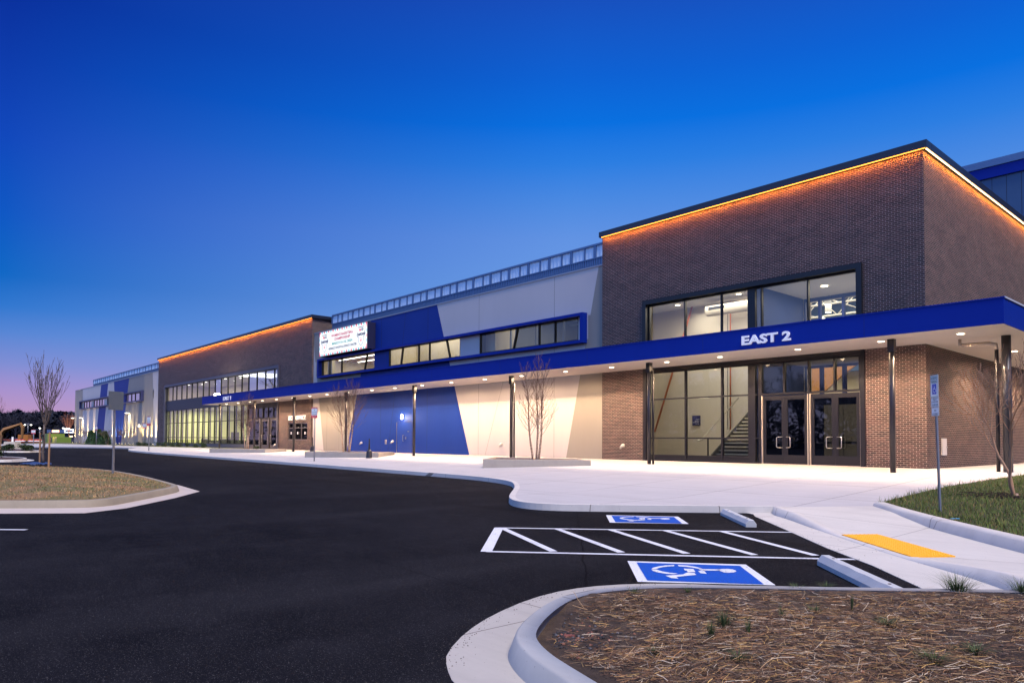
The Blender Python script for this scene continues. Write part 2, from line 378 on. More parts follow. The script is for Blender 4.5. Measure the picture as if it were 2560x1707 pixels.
def paint_mat(name, col, wear=.35):
    mm, nt, p, pos = node_mat(name)
    n = noise_fac(nt, pos, 55, 4, .75); n2 = noise_fac(nt, pos, 2, 3)
    f = ramp(nt, mth(nt, 'ADD', n, mth(nt, 'MULTIPLY', mth(nt, 'SUBTRACT', n2, .5), wear)), [(.34, (0, 0, 0)), (.41, (1, 1, 1))])
    nt.links.new(mix(nt, f, (.03, .03, .033), col), p.inputs['Base Color']); p.inputs['Roughness'].default_value = .7; p.inputs['Specular IOR Level'].default_value = .08
    bump(nt, p, noise_fac(nt, pos, 80, 3), .4, .008); return mm
paint_w = paint_mat('white_road_paint', (.66, .66, .70)); paint_b = paint_mat('blue_road_paint', (.004, .075, .42), .2)

GAIN = {'room_light': 2.4, 'hall_light': 2.4, 'lobby_light': 1.5}
def area_light(name, loc, sx_, sy_, e, col, rot=(0, 0, 0), spread=180):
    l = bpy.data.lights.new(name, 'AREA'); l.shape = 'RECTANGLE'; l.size = sx_; l.size_y = sy_; l.energy = e*GAIN.get(name, 1); l.color = col; l.spread = math.radians(spread)
    o = bpy.data.objects.new(name, l); COL.objects.link(o); o.location = loc; o.rotation_euler = rot; return o
def spot_light(name, loc, dirv, e, col, size, blend=.15, rad=.05):
    l = bpy.data.lights.new(name, 'SPOT'); l.energy = e; l.color = col; l.spot_size = math.radians(size); l.spot_blend = blend; l.shadow_soft_size = rad
    o = bpy.data.objects.new(name, l); COL.objects.link(o); o.location = loc; o.rotation_euler = Vector(dirv).to_track_quat('-Z', 'Y').to_euler(); return o
def point_light(name, loc, e, col, rad=.05):
    l = bpy.data.lights.new(name, 'POINT'); l.energy = e; l.color = col; l.shadow_soft_size = rad
    o = bpy.data.objects.new(name, l); COL.objects.link(o); o.location = loc; return o
# ================================================================== GROUND
bm = BM()
ys = [-900, -60, 0, 15, 26.6, 60, 1800]; xs = [-1800, -300, -100, 0, 100, 900]
V = [[bm.verts.new((x, y, T(x, y)-(.0))) for x in xs] for y in ys]
for i in range(len(ys)-1):
    for j in range(len(xs)-1): bm.faces.new((V[i][j], V[i][j+1], V[i+1][j+1], V[i+1][j]))
struct('asphalt_lot', bm, asphalt)
# ---- plaza in front of the building
o2 = (1200, 1150); s2 = .12755
pk = [G(u, v, .15) for u, v in [(404, 1133), (553, 1142), (783, 1159), (974, 1173), (1165, 1186)]]
pk = [(-91.0, 22.6), (-88.5, 20.9), (-82, 19.3), (-66, 18.45), (-51.3, 17.95), (-35.6, 17.3), (-27.4, 16.95), (-21.7, 16.75), (-19.6, 16.45), (-18.0, 15.95), (-16.97, 15.2),
      (-15.8, 14.15), (-14.5, 12.85), (-13.35, 11.75), (-12.55, 11.2), (-11.9, 11.03), (-11.25, 11.2), (-10.45, 11.93), (-7.83, 14.62)]
pk = [pk[0]]+smoothpath(pk[1:-1], 2)+[pk[-1]]
ramp_top = [(-7.83, 14.62), (-7.05, 13.75)]
grass_front = [(-6.28, 16.05), (-5.2, 14.85), (-4.1, 13.5), (-2.7, 11.9), (-.4, 9.4), (3.5, 5.3), (8, .6)]
grass_edge = [(-6.28, 16.05), (-6.3, 18.0), (-6.25, 20.5), (-5.9, 23.0), (-5.5, 25.6), (-5.0, 30), (-4.9, 60)]
plaza = pk+[(-6.9, 15.5)]+[(-6.28, 16.05)]+grass_edge[1:]+[(-8.8, 60), (-8.8, 26.75), (-92, 26.75), (-92.5, 24.6)]
bm = BM(); ground(bm, plaza, .145, .3); struct('plaza_pavement', bm, plazam)
bm = BM(); profile(bm, pk, [(.16, .14), (.158, .150), (.015, .150), (0, .138), (-.012, -.02)]); struct('plaza_kerb', bm, kerbm)
bm = BM()
jl = [(-12.0, 11.0), (-8.9, 13.55)]
# ---- accessible ramp walk between the stalls and the lawn
rk = [(-7.83, 14.62), (-7.55, 14.2), (-7.0, 13.72), (-6.2, 12.85), (-5.3, 11.95), (-4.4, 11.05), (-3.66, 10.33), (-3.0, 9.78), (-2.4, 9.25), (-1.6, 8.3), (-.9, 7.3), (.2, 5.2), (2.2, 1.4)]
rk = smoothpath(smoothpath(rk, 1), 1)
walk = [(-7.83, 14.62), (-6.9, 15.5), (-6.28, 16.05)]+grass_front[1:]+[(5.5, -1.8)]+offs(rk, .10)[1:][::-1]
def walk_h(x, y):
    # height above the lot: down to flush along the yellow mat, up again each way
    s = (-(x+5.3)+ (y-11.95))*-.7071      # distance along the kerb line from the mat's far end (towards the camera positive)
    s = ((x+5.3)-(y-11.95))*.7071
    n = ((x+5.3)+(y-11.95))*.7071
    a = max(0, min(1, (-s)/2.6)) if s < 0 else max(0, min(1, (s-2.3)/1.8))
    b = max(0, min(1, n/2.2))
    return .012+(.133)*max(a, b*.35)
bm = BM(); vs = [bm.verts.new((x, y, 0)) for x, y in walk]; f = bm.faces.new(vs); bmesh.ops.triangulate(bm, faces=[f])
for k in range(60):
    a = -9+k*.3
    bmesh.ops.bisect_plane(bm, geom=bm.verts[:]+bm.edges[:]+bm.faces[:], plane_co=(a, 11.95-(a+5.3)*0, 0), plane_no=(1, 0, 0))
for k in range(48):
    bmesh.ops.bisect_plane(bm, geom=bm.verts[:]+bm.edges[:]+bm.faces[:], plane_co=(0, -1+k*.36, 0), plane_no=(0, 1, 0))
for v in bm.verts: v.co.z = T(v.co.x, v.co.y)+walk_h(v.co.x, v.co.y)
bmesh.ops.recalc_face_normals(bm, faces=bm.faces[:])
if bm.faces[:][0].normal.z < 0: bmesh.ops.reverse_faces(bm, faces=bm.faces[:])
struct('ramp_walk', bm, gutterm, True)
def rkh(i, top):
    p = rk[i]; return max(.014, walk_h(*p))+ (.006 if top else 0)
bm = BM(); profile(bm, rk, [(.16, lambda i: rkh(i, 0)-.01), (.155, lambda i: rkh(i, 1)), (.0, lambda i: rkh(i, 1)), (-.05, .008), (-.06, -.02)]); struct('ramp_kerb', bm, kerbm, True)
gut = [(-7.83, 14.62), (-7.0, 13.72), (-5.3, 11.95), (-3.66, 10.33), (-2.4, 9.25), (-1.6, 8.3), (-.9, 7.3), (-2.6, 8.1), (-2.84, 8.39), (-3.71, 9.39), (-4.74, 10.4), (-6.2, 12.0), (-7.75, 13.68), (-8.0, 14.05), (-8.25, 14.2)]
bm = BM(); ground(bm, gut, .006, .05); struct('gutter_pan', bm, gutterm)
# lawn kerb and lawn
gf = smoothpath(grass_front, 1)
bm = BM(); profile(bm, gf, [(.20, .19), (.19, .225), (.03, .225), (-.03, .19), (-.09, .0)]); struct('lawn_kerb', bm, kerbm, True)
lawn = offs(gf, .17)+[(30, 0), (40, 60), (-4.8, 60)]+grass_edge[::-1][1:]
def lawn_mat():
    mm, nt, p, pos = node_mat('lawn_soil')
    n = noise_fac(nt, pos, 2.5, 6, .7); n2 = noise_fac(nt, pos, 40, 4, .7)
    c = ramp(nt, n, [(.3, (.045, .050, .012)), (.5, (.060, .065, .016)), (.7, (.10, .085, .035))]); c = mix(nt, n2, c, (.03, .035, .01))
    nt.links.new(c, p.inputs['Base Color']); p.inputs['Roughness'].default_value = .95; bump(nt, p, n2, .8, .03); return mm
lawnm = lawn_mat()
bm = BM(); ground(bm, lawn, .19, .3); struct('lawn', bm, lawnm)
# tactile paving mat
def yellow_mat():
    mm, nt, p, pos = node_mat('tactile_yellow')
    n = noise_fac(nt, pos, 12, 5, .6); nt.links.new(mix(nt, n, (.85, .36, .004), (.98, .46, .008)), p.inputs['Base Color']); p.inputs['Roughness'].default_value = .55; return mm
A = Vector((-5.22, 11.93)); Bq = Vector((-3.62, 10.37)); L = (Bq-A); U1 = L.normalized(); U2 = Vector((-U1.y, U1.x)); 
tp = BM(); Wd = .60
def wz(p): return walk_h(p.x, p.y)+.018
c0 = [A+U2*.02, Bq+U2*.02, Bq+U2*(Wd), A+U2*(Wd)]
t_ = [tp.verts.new((q.x, q.y, wz(q))) for q in c0]; b_ = [tp.verts.new((q.x, q.y, wz(q)-.05)) for q in c0]
tp.faces.new(t_); 
for i in range(4): tp.faces.new((b_[i], b_[(i+1) % 4], t_[(i+1) % 4], t_[i]))
nx = 34; ny = 9
for i in range(nx):
    for j in range(ny):
        q = A+U1*(L.length*(i+.5)/nx)+U2*(.02+(Wd-.02)*(j+.5)/ny); z = wz(q)
        ring = []
        for r, dz in ((.014, 0), (.010, .006)): ring.append([tp.verts.new((q.x+r*math.cos(k*1.0472), q.y+r*math.sin(k*1.0472), z+dz)) for k in range(6)])
        for k in range(6): tp.faces.new((ring[0][k], ring[0][(k+1) % 6], ring[1][(k+1) % 6], ring[1][k]))
        tp.faces.new(ring[1])
tag(obj('tactile_paving', tp, yellow_mat()), 'yellow tactile paving mat set in the concrete ramp', 'tactile paving')
# ---- painted markings
def stripe(bm, a, b, wd, z=.006):
    a = Vector(a); b = Vector(b); d = (b-a).normalized(); n = Vector((-d.y, d.x))*wd/2
    vs = [bm.verts.new((q.x, q.y, z)) for q in (a-n, b-n, b+n, a+n)]; f = bm.faces.new(vs); f.normal_update()
    if f.normal.z < 0: f.normal_flip()
o8 = (1160, 1160); s8 = 1140/2352
al = GZ([(180, 329), (1705, 352), (115, 451), (2015, 492)], o8, s8)
bm = BM(); stripe(bm, al[0], al[1], .10); stripe(bm, al[2], al[3], .10)
mid = lambda a, b, t: (a[0]+(b[0]-a[0])*t, a[1]+(b[1]-a[1])*t)
stripe(bm, mid(al[0], al[2], -.01), mid(al[0], al[2], 1.01), .16, .0075)
dg = [((200, 332), (462, 452)), ((478, 334), (812, 457)), ((752, 338), (1150, 463)), ((1032, 342), (1500, 470)), ((1322, 346), (1815, 473))]
for a, b in dg: stripe(bm, G(o8[0]+a[0]*s8, o8[1]+a[1]*s8), G(o8[0]+b[0]*s8, o8[1]+b[1]*s8), .115, .009)
struct('access_aisle_marking', bm, paint_w)
bm = BM(); stripe(bm, (-16.2, .0), (-14.45, 1.88), .10); struct('stall_line', bm, paint_w)
# wheelchair emblems
o5 = (1500, 1380); s5 = .2551
def poly_flat(bm, pts, z, mi):
    a = sum(pts[i][0]*pts[(i+1) % len(pts)][1]-pts[(i+1) % len(pts)][0]*pts[i][1] for i in range(len(pts)))
    if a < 0: pts = pts[::-1]
    f = bm.faces.new([bm.verts.new((x, y, z)) for x, y in pts]); f.material_index = mi
SY = dict(
    head=[(1165, 176), (1200, 172), (1250, 171), (1300, 176), (1330, 187), (1337, 197), (1310, 206), (1260, 210), (1215, 206), (1185, 195), (1160, 187)],
    torso=[(965, 172), (1170, 176), (1180, 188), (990, 187)],
    arm=[(978, 191), (1022, 192), (1047, 220), (985, 214), (960, 192)],
    seat=[(820, 169), (915, 172), (936, 202), (862, 205), (850, 188), (832, 186)],
    leg=[(640, 238), (815, 226), (850, 208), (925, 213), (945, 230), (745, 250), (772, 268), (700, 262)],
    arc1=[(727, 132), (640, 137), (570, 147), (520, 160), (502, 173), (548, 174), (572, 163), (618, 153), (670, 147), (727, 144)],
    arc2=[(503, 178), (520, 192), (570, 207), (640, 218), (720, 224), (762, 217), (690, 210), (630, 200), (585, 189), (560, 178)],
    arc3=[(760, 133), (850, 137), (930, 149), (1007, 168), (955, 168), (900, 157), (840, 149), (775, 147)])
near = GZ([(268, 87), (1428, 122), (1722, 326), (370, 291)], o5, s5); nb = GZ([(358, 105), (1370, 137), (1607, 320), (463, 280)], o5, s5)
far4 = GZ([(35, 133), (590, 147), (670, 211), (50, 200)], (1500, 1240), .34014)
dlt = (sum(p[0] for p in far4)/4-sum(p[0] for p in near)/4, sum(p[1] for p in far4)/4-sum(p[1] for p in near)/4)
for dx, dy in ((0, 0), dlt):
    bm = BM(); sh = lambda P: [(x+dx, y+dy) for x, y in P]
    poly_flat(bm, sh(near), .0045, 0); poly_flat(bm, sh(nb), .0085, 1)
    for k, P in SY.items(): poly_flat(bm, sh(GZ(P, o5, s5)), .0125, 0)
    struct('wheelchair_marking', bm, [paint_w, paint_b])
# wheel stops
def wheel_stop(c, ang, length, label):
    t = thing('wheel_stop', (c[0], c[1], 0), label, 'wheel stop', 'concrete wheel stops in the marked stalls')
    bm = BM(); prof = [(-.10, 0), (-.10, .055), (-.045, .13), (.045, .13), (.10, .055), (.10, 0)]
    L = length/2; st = [(-L, .0), (-L+.02, 1)]+[(-L+length*k/16, 1) for k in range(1, 16)]+[(L-.02, 1), (L, .0)]
    R = []
    for k, (s, q) in enumerate(st):
        q2 = .94 if q == 0 else 1; dz = -.006*(k % 4 in (1, 2))*(2 < k < len(st)-3)
        R.append([bm.verts.new((s, y*q2, z*q2+(dz if 0 < j < 5 and j in (2,) else 0))) for j, (y, z) in enumerate(prof)])
    for i in range(len(R)-1):
        for j in range(5): bm.faces.new((R[i][j], R[i+1][j], R[i+1][j+1], R[i][j+1]))
    bm.faces.new(R[0]); bm.faces.new(R[-1][::-1])
    bmesh.ops.recalc_face_normals(bm, faces=bm.faces[:])
    bmesh.ops.rotate(bm, verts=bm.verts, cent=(0, 0, 0), matrix=Matrix.Rotation(ang, 3, 'Z')); bmesh.ops.translate(bm, verts=bm.verts, vec=(c[0], c[1], .004))
    obj('stop_block', bm, stopm, t)
    for s in (-L*.72, L*.72):
        bm = BM(); disc(bm, (c[0]+s*math.cos(ang), c[1]+s*math.sin(ang)), .017, .134, 10, .004); obj('anchor_pin', bm, dark, t)
stopm = concrete_mat('wheel_stop_concrete', (.50, .50, .50), False, .2)
wang = math.atan2(-1, 1)+.0
wheel_stop((-7.55, 12.65), math.radians(-46), 2.15, 'far grey concrete wheel stop by the plaza kerb')
wheel_stop((-3.38, 8.18), math.radians(-46.5), 2.15, 'near grey concrete wheel stop beside the bare planting bed')
# ---- foreground planting bed
oA = (1100, 1440); sA = .21259
kb = [(9, 19.2), (3.0, 13.1), (-1.87, 8.25), (-3.07, 7.0), (-3.88, 6.2), (-4.28, 5.75), (-4.48, 5.35), (-4.58, 4.95), (-4.54, 4.6), (-4.39, 4.25), (-4.16, 3.85), (-3.93, 3.53), (-3.72, 3.35), (-3.43, 3.2), (-3.17, 3.11), (-2.88, 3.02), (-2.2, 2.8), (0, 2.1), (3, 1.2), (8, -.4)]
kb = [(2.6, 12.6)] + [p for p in kb[2:]]
kb[0] = (-.9, 9.2)
kb = [kb[0]]+smoothpath(kb[1:], 2)
bm = BM(); profile(bm, kb, [(.15, .05), (.150, .150), (.02, .152), (.0, .14), (-.05, .008), (-.06, -.02)]); struct('bed_kerb', bm, bedkerbm, True)
gpo = [(-1.2, 9.4), (-2.1, 8.5), (-4.2, 6.9), (-4.75, 6.45), (-5.08, 5.9), (-5.2, 5.41), (-5.13, 4.8), (-4.86, 4.08), (-4.58, 3.58), (-4.22, 3.12), (-3.96, 2.93), (-3.65, 2.76), (-2.5, 2.4), (0, 1.6), (8, -.9)]
gpo = smoothpath(gpo, 1)
bm = BM(); ground(bm, gpo+offs(kb, .02)[::-1], .004, .03); struct('bed_gutter', bm, bedgutm)
bed = offs(kb, .14)+[(8, 3), (9, 9), (3.5, 9.9), (-.3, 9.2)]
def bed_mat():
    mm, nt, p, pos = node_mat('bed_soil')
    n = noise_fac(nt, pos, 3, 6, .7); n2 = noise_fac(nt, pos, 30, 5, .75)
    c = ramp(nt, n, [(.3, (.03, .018, .011)), (.5, (.085, .050, .027)), (.7, (.20, .125, .07))]); c = mix(nt, mth(nt, 'MULTIPLY', n2, .8), c, (.03, .018, .012))
    nt.links.new(c, p.inputs['Base Color']); p.inputs['Roughness'].default_value = .95; bump(nt, p, n2, 1, .03); return mm
bedm = bed_mat()
def inside(p, poly):
    x, y = p; c = False; j = len(poly)-1
    for i in range(len(poly)):
        if (poly[i][1] > y) != (poly[j][1] > y) and x < (poly[j][0]-poly[i][0])*(y-poly[i][1])/(poly[j][1]-poly[i][1])+poly[i][0]: c = not c
        j = i
    return c
def edge_d(p, path):
    best = 9
    for a, b in zip(path, path[1:]):
        ax_, ay_ = b[0]-a[0], b[1]-a[1]; L2 = ax_*ax_+ay_*ay_+1e-9
        t = max(0, min(1, ((p[0]-a[0])*ax_+(p[1]-a[1])*ay_)/L2)); best = min(best, math.hypot(p[0]-a[0]-t*ax_, p[1]-a[1]-t*ay_))
    return best
def bed_h(x, y):
    d = edge_d((x, y), kb)
    h = .142+.03*min(1, max(0, d-.2)/1.0)+.05*noise.noise(Vector((x*.9, y*.9, 0)))*min(1, d)+.018*noise.noise(Vector((x*5, y*5, 1)))
    nose = math.hypot(x+3.75, y-3.95); h -= .075*max(0, 1-nose/1.0)
    return h
bm = BM(); vs = [bm.verts.new((x, y, 0)) for x, y in bed]; f = bm.faces.new(vs); bmesh.ops.triangulate(bm, faces=[f])
for k in range(90): bmesh.ops.bisect_plane(bm, geom=bm.verts[:]+bm.edges[:]+bm.faces[:], plane_co=(-4.6+k*.13, 0, 0), plane_no=(1, 0, 0))
for k in range(80): bmesh.ops.bisect_plane(bm, geom=bm.verts[:]+bm.edges[:]+bm.faces[:], plane_co=(0, -.4+k*.13, 0), plane_no=(0, 1, 0))
for v in bm.verts: v.co.z = bed_h(v.co.x, v.co.y)
bmesh.ops.recalc_face_normals(bm, faces=bm.faces[:])
if bm.faces[:][0].normal.z < 0: bmesh.ops.reverse_faces(bm, faces=bm.faces[:])
struct('planting_bed', bm, bedm, True)
# colour by attribute for straw, grass and twigs
def attr_mat(name, rough=.8, trans=0):
    mm = bpy.data.materials.new(name); mm.use_nodes = True; nt = mm.node_tree; p = nt.nodes['Principled BSDF']; MATS[name] = mm
    a = N(nt, 'ShaderNodeAttribute'); a.attribute_name = 'col'; nt.links.new(a.outputs['Color'], p.inputs['Base Color']); p.inputs['Roughness'].default_value = rough; return mm
strawm = attr_mat('straw_fibres'); grassm = attr_mat('grass_blades')
def raw_mesh(name, V, Fc, cols, mt, parent=None, shift=(0, 0, 0)):
    me = bpy.data.meshes.new(name); V = np.array(V, dtype=np.float32)-np.array(shift, dtype=np.float32)
    n = len(Fc[0]); me.vertices.add(len(V)); me.vertices.foreach_set('co', V.ravel()); Fa = np.array(Fc, dtype=np.int32)
    me.loops.add(Fa.size); me.loops.foreach_set('vertex_index', Fa.ravel()); me.polygons.add(len(Fa))
    me.polygons.foreach_set('loop_start', np.arange(0, Fa.size, n, dtype=np.int32)); me.polygons.foreach_set('loop_total', np.full(len(Fa), n, dtype=np.int32))
    at = me.attributes.new('col', 'FLOAT_COLOR', 'FACE'); C = np.ones((len(Fa), 4), dtype=np.float32); C[:, :3] = np.array(cols); at.data.foreach_set('color', C.ravel())
    me.update(calc_edges=True); me.materials.append(mt); o = bpy.data.objects.new(name, me); COL.objects.link(o)
    if parent: o.parent = parent
    else: o.location = shift; ROOT[o.name] = Vector(shift)
    return o
def straws(n, region, hfun, lmin, lmax, wd, pal, tilt=.25, zoff=.012):
    V = []; Fc = []; C = []
    k = 0
    while k < n:
        x, y = region()
        if x is None: continue
        L = random.uniform(lmin, lmax); a = random.uniform(0, 6.28) if random.random() < .75 else random.gauss(.75, .5); t = random.gauss(0, tilt)*(2.2 if random.random() < .12 else .5)
        dx, dy = math.cos(a), math.sin(a); w_ = wd*random.uniform(.5, 1.4); bend = random.uniform(-.12, .12)*L
        z = hfun(x, y)+random.uniform(.002, zoff*2.2)
        b = len(V); roll = random.uniform(-1, 1)
        for s, bb in ((-.5, 0), (0, 1), (.5, 0)):
            px = x+dx*L*s-dy*bend*bb; py = y+dy*L*s+dx*bend*bb; pz = z+abs(t)*L*(s+.5)*.5
            V.append((px-dy*w_, py+dx*w_, pz+w_*roll)); V.append((px+dy*w_, py-dx*w_, pz-w_*roll))
        Fc += [(b, b+1, b+3, b+2), (b+2, b+3, b+5, b+4)]
        c = random.choice(pal); q = random.uniform(.75, 1.5); C += [[c[0]*q, c[1]*q, c[2]*q]]*2; k += 1
    return V, Fc, C
STRAW = [(.16, .075, .032), (.24, .12, .05), (.09, .042, .02), (.34, .21, .10), (.22, .15, .10), (.11, .05, .025), (.46, .36, .25), (.055, .03, .02), (.28, .13, .045), (.44, .26, .08), (.12, .06, .03), (.07, .035, .02)]
bedin = offs(kb, .26)+[(8, 3), (9, 9), (3.5, 9.9), (-.3, 9.0)]
def reg_bed():
    while True:
        x = random.uniform(-4.5, 2.0); y = random.uniform(2.2, 9.0)
        dist = math.hypot(x, y)
        if random.random() > min(1, (5.0/dist)**1.3): continue
        if not inside((x, y), bedin): continue
        d = edge_d((x, y), kb[:60])
        if d < .5 and random.random() > .25+d: continue
        if math.hypot(x+3.7, y-3.9) < .55 and random.random() < .75: continue
        if noise.noise(Vector((x*.8, y*.8, 5))) < -.25 and random.random() < .6: continue
        return x, y
V, Fc, C = straws(64000, reg_bed, bed_h, .03, .15, .00125, STRAW)
o = raw_mesh('pine_straw', V, Fc, C, strawm, shift=(-1, 5, .1)); tag(o, 'brown pine straw and dead stalks scattered over the near bed', 'straw', kind='stuff')
# small stones and bark near the kerb nose
def blob(bm, c, r, sq=.6, mi=0, sub=1):
    b2 = BM(); bmesh.ops.create_icosphere(b2, subdivisions=sub, radius=r)
    for v in b2.verts: v.co *= random.uniform(.75, 1.2); v.co.z *= sq
    bmesh.ops.rotate(b2, verts=b2.verts, cent=(0, 0, 0), matrix=Matrix.Rotation(random.uniform(0, 6), 3, 'Z'))
    bmesh.ops.translate(b2, verts=b2.verts, vec=c)
    for f in b2.faces: f.material_index = mi
    tmp = bpy.data.meshes.new('t'); b2.to_mesh(tmp); b2.free(); bm.from_mesh(tmp); bpy.data.meshes.remove(tmp)
gm = [mat('stone_grey', (.12, .115, .12), .8, 0, .3, 30), mat('bark_dark', (.03, .025, .025), .8), mat('clay_red', (.26, .10, .06), .8, 0, .3, 20)]
bm = BM(); k = 0
while k < 700:
    if k < 560: a = random.uniform(0, 6.3); r = random.uniform(0, .75); x, y = -3.75+r*math.cos(a), 3.85+r*math.sin(a)*.8
    else: x, y = reg_bed()
    k += 1
    if not inside((x, y), bedin): continue
    blob(bm, (x, y, bed_h(x, y)+.004), random.uniform(.004, .016), .6, random.choice([0, 1, 1, 1, 1, 2]) if k < 560 else random.choice([0, 0, 2]))
tag(obj('gravel', bm, gm), 'loose dark bark, pebbles and clay crumbs inside the kerb nose', 'gravel', kind='stuff')
bm = BM(); bx_ = GZ([(1520, 650)], oA, sA, .12)[0]; rbox(bm, bx_[0], bx_[1], .060, .098, .085, .035, .7, .006); tag(obj('brick_fragment', bm, mat('red_clay', (.20, .06, .045), .8, 0, .3, 40, .4)), 'small red brick fragment lying in the bed by the kerb nose', 'brick')
def litter(name, u, v, col, label, cat, h, s=.03):
    x, y = G(u, v, h); bm = BM(); n = 5
    for i in range(n+1):
        for j in range(n+1): bm.verts.new((x+(i/n-.5)*s*2, y+(j/n-.5)*s*1.3, h+T(x, y)+.012+.012*noise.noise(Vector((i*.9, j*.9, u)))+.02*(i/n)*s*20*.3))
    bm.verts.ensure_lookup_table()
    for i in range(n):
        for j in range(n): bm.faces.new([bm.verts[q] for q in (i*(n+1)+j, (i+1)*(n+1)+j, (i+1)*(n+1)+j+1, i*(n+1)+j+1)])
    o = obj(name, bm, mat(name+'_film', col, .35)); mod = o.modifiers.new('solid', 'SOLIDIFY'); mod.thickness = .002
    return tag(o, label, cat)
litter('crumpled_wrapper', 2387, 1298, (.10, .35, .55), 'crumpled light blue wrapper in the lawn behind its kerb', 'litter', .21, .07)
litter('plastic_scrap', 2202, 1642, (.02, .13, .45), 'tiny bright blue plastic scrap on the pine straw', 'litter', .12, .012)
# tufts of weeds and grass
def tuft(x, y, z, n, h, spread, pal, name, label, group=None):
    V = []; Fc = []; C = []
    for _ in range(n):
        a = random.uniform(0, 6.283); L = h*random.uniform(.5, 1.15); r0 = random.uniform(0, spread*.35); lean = random.uniform(.1, 1.0)*spread
        bx, by = r0*math.cos(a), r0*math.sin(a); w_ = random.uniform(.0016, .0035)
        b = len(V)
        for s in (0, .45, .8, 1):
            px = bx+math.cos(a)*lean*s**1.7; py = by+math.sin(a)*lean*s**1.7; pz = L*(s-.28*s*s*lean/spread); ww = w_*(1-s*.92)
            V += [(px-math.sin(a)*ww, py+math.cos(a)*ww, pz), (px+math.sin(a)*ww, py-math.cos(a)*ww, pz)]
        for i in range(3): Fc.append((b+2*i, b+2*i+1, b+2*i+3, b+2*i+2))
        c = random.choice(pal); q = random.uniform(.6, 1.4); C += [[c[0]*q, c[1]*q, c[2]*q]]*3
    o = raw_mesh(name, V, Fc, C, grassm); o.location = (x, y, z); return tag(o, label, 'weed', group)
GREEN = [(.035, .060, .014), (.05, .085, .018), (.07, .10, .03), (.025, .045, .012), (.12, .12, .04)]
for (u, v, n, h, sp, lab) in [(2393, 1482, 260, .19, .30, 'largest spiky green tuft beside the bed kerb at the ramp'), (2553, 1486, 150, .17, .22, 'spiky green tuft by the kerb at the far right of the bed'),
      (2065, 1472, 60, .05, .10, 'low green tuft against the kerb behind the near wheel stop'), (1990, 1474, 40, .04, .12, 'flat thin tuft on the kerb edge above the emblem'),
      (1810, 1580, 90, .11, .09, 'bushy dark weed in the middle of the straw bed'), (1778, 1612, 50, .13, .045, 'upright narrow weed in the middle of the bed'),
      (1870, 1598, 30, .11, .04, 'thin forked weed right of the bushy one'), (2040, 1537, 70, .06, .10, 'low spreading weed in the straw toward the kerb'),
      (1955, 1560, 30, .09, .05, 'sparse weed between the low spreading weed and the bushy one'), (2215, 1580, 80, .06, .12, 'dark flat weed in the right part of the bed'),
      (2335, 1680, 90, .07, .13, 'dark flat weed near the bottom right of the bed'), (1635, 1642, 50, .05, .06, 'small dark weed at the lower left of the bed'),
      (1585, 1488, 50, .05, .09, 'pale green tuft at the upper left bed edge'), (1845, 1670, 60, .06, .1, 'flat weed at the bottom centre of the bed'), (2130, 1528, 25, .12, .02, 'single upright stalk in the bed below the wheel stop'),
      (1720, 1484, 40, .05, .06, 'short weed just inside the kerb below the emblem'), (2440, 1655, 80, .05, .14, 'low weed in the straw at the lower right')]:
    x, y = G(u, v, .12); z = bed_h(x, y) if inside((x, y), bed) else .14
    if u not in (2393, 2553): n = int(n*1.5); h *= 1.25; sp *= 1.25
    tuft(x, y, z-.005, n, h, sp, GREEN, 'weed_tuft', lab, 'weeds in the bare bed')
# lawn blades, longer along the plaza edge
def grass_field(n, region, hfun, hmin, hmax, pal, wd=.004):
    V = []; Fc = []; C = []
    for _ in range(n):
        x, y, k = region(); L = random.uniform(hmin, hmax)*k; a = random.uniform(0, 6.28); le = L*random.uniform(.1, .8); w_ = wd*random.uniform(.6, 1.4); z = hfun(x, y); b = len(V); c_, s_ = math.cos(a), math.sin(a)
        V += [(x-s_*w_, y+c_*w_, z), (x+s_*w_, y-c_*w_, z), (x+c_*le*.4-s_*w_*.7, y+s_*le*.4+c_*w_*.7, z+L*.6), (x+c_*le*.4+s_*w_*.7, y+s_*le*.4-c_*w_*.7, z+L*.6), (x+c_*le, y+s_*le, z+L*.95), (x+c_*le+.001, y+s_*le, z+L*.95)]
        Fc += [(b, b+1, b+3, b+2), (b+2, b+3, b+5, b+4)]; c = random.choice(pal); q = random.uniform(.6, 1.35); C += [[c[0]*q, c[1]*q, c[2]*q]]*2
    return V, Fc, C
LG = [(.11, .16, .015), (.14, .19, .02), (.08, .12, .014), (.19, .16, .03), (.24, .15, .05), (.10, .15, .02)]
lawn_in = offs(gf, .2)+[(6, 4), (6, 26), (-4.9, 27)]+[(x+.04, y) for x, y in grass_edge[:5]][::-1]
def reg_lawn():
    while True:
        y = random.uniform(8, 26); x = random.uniform(-6.4, 1.5)
        if x*.664+0 > 0 and x > -y*.12+0: continue
        if inside((x, y), lawn_in): return x, y, random.choice([.7, 1, 1, 1.5]) if x > grass_edge[0][0]+.25 else random.choice([1, 1.4, 2.2])
V, Fc, C = grass_field(52000, reg_lawn, lambda x, y: T(x, y)+.185, .03, .085, LG)
o = raw_mesh('lawn_grass', V, Fc, C, grassm, shift=(-3, 16, .2)); tag(o, 'short uneven green grass with brown patches by the ramp', 'grass', kind='stuff')
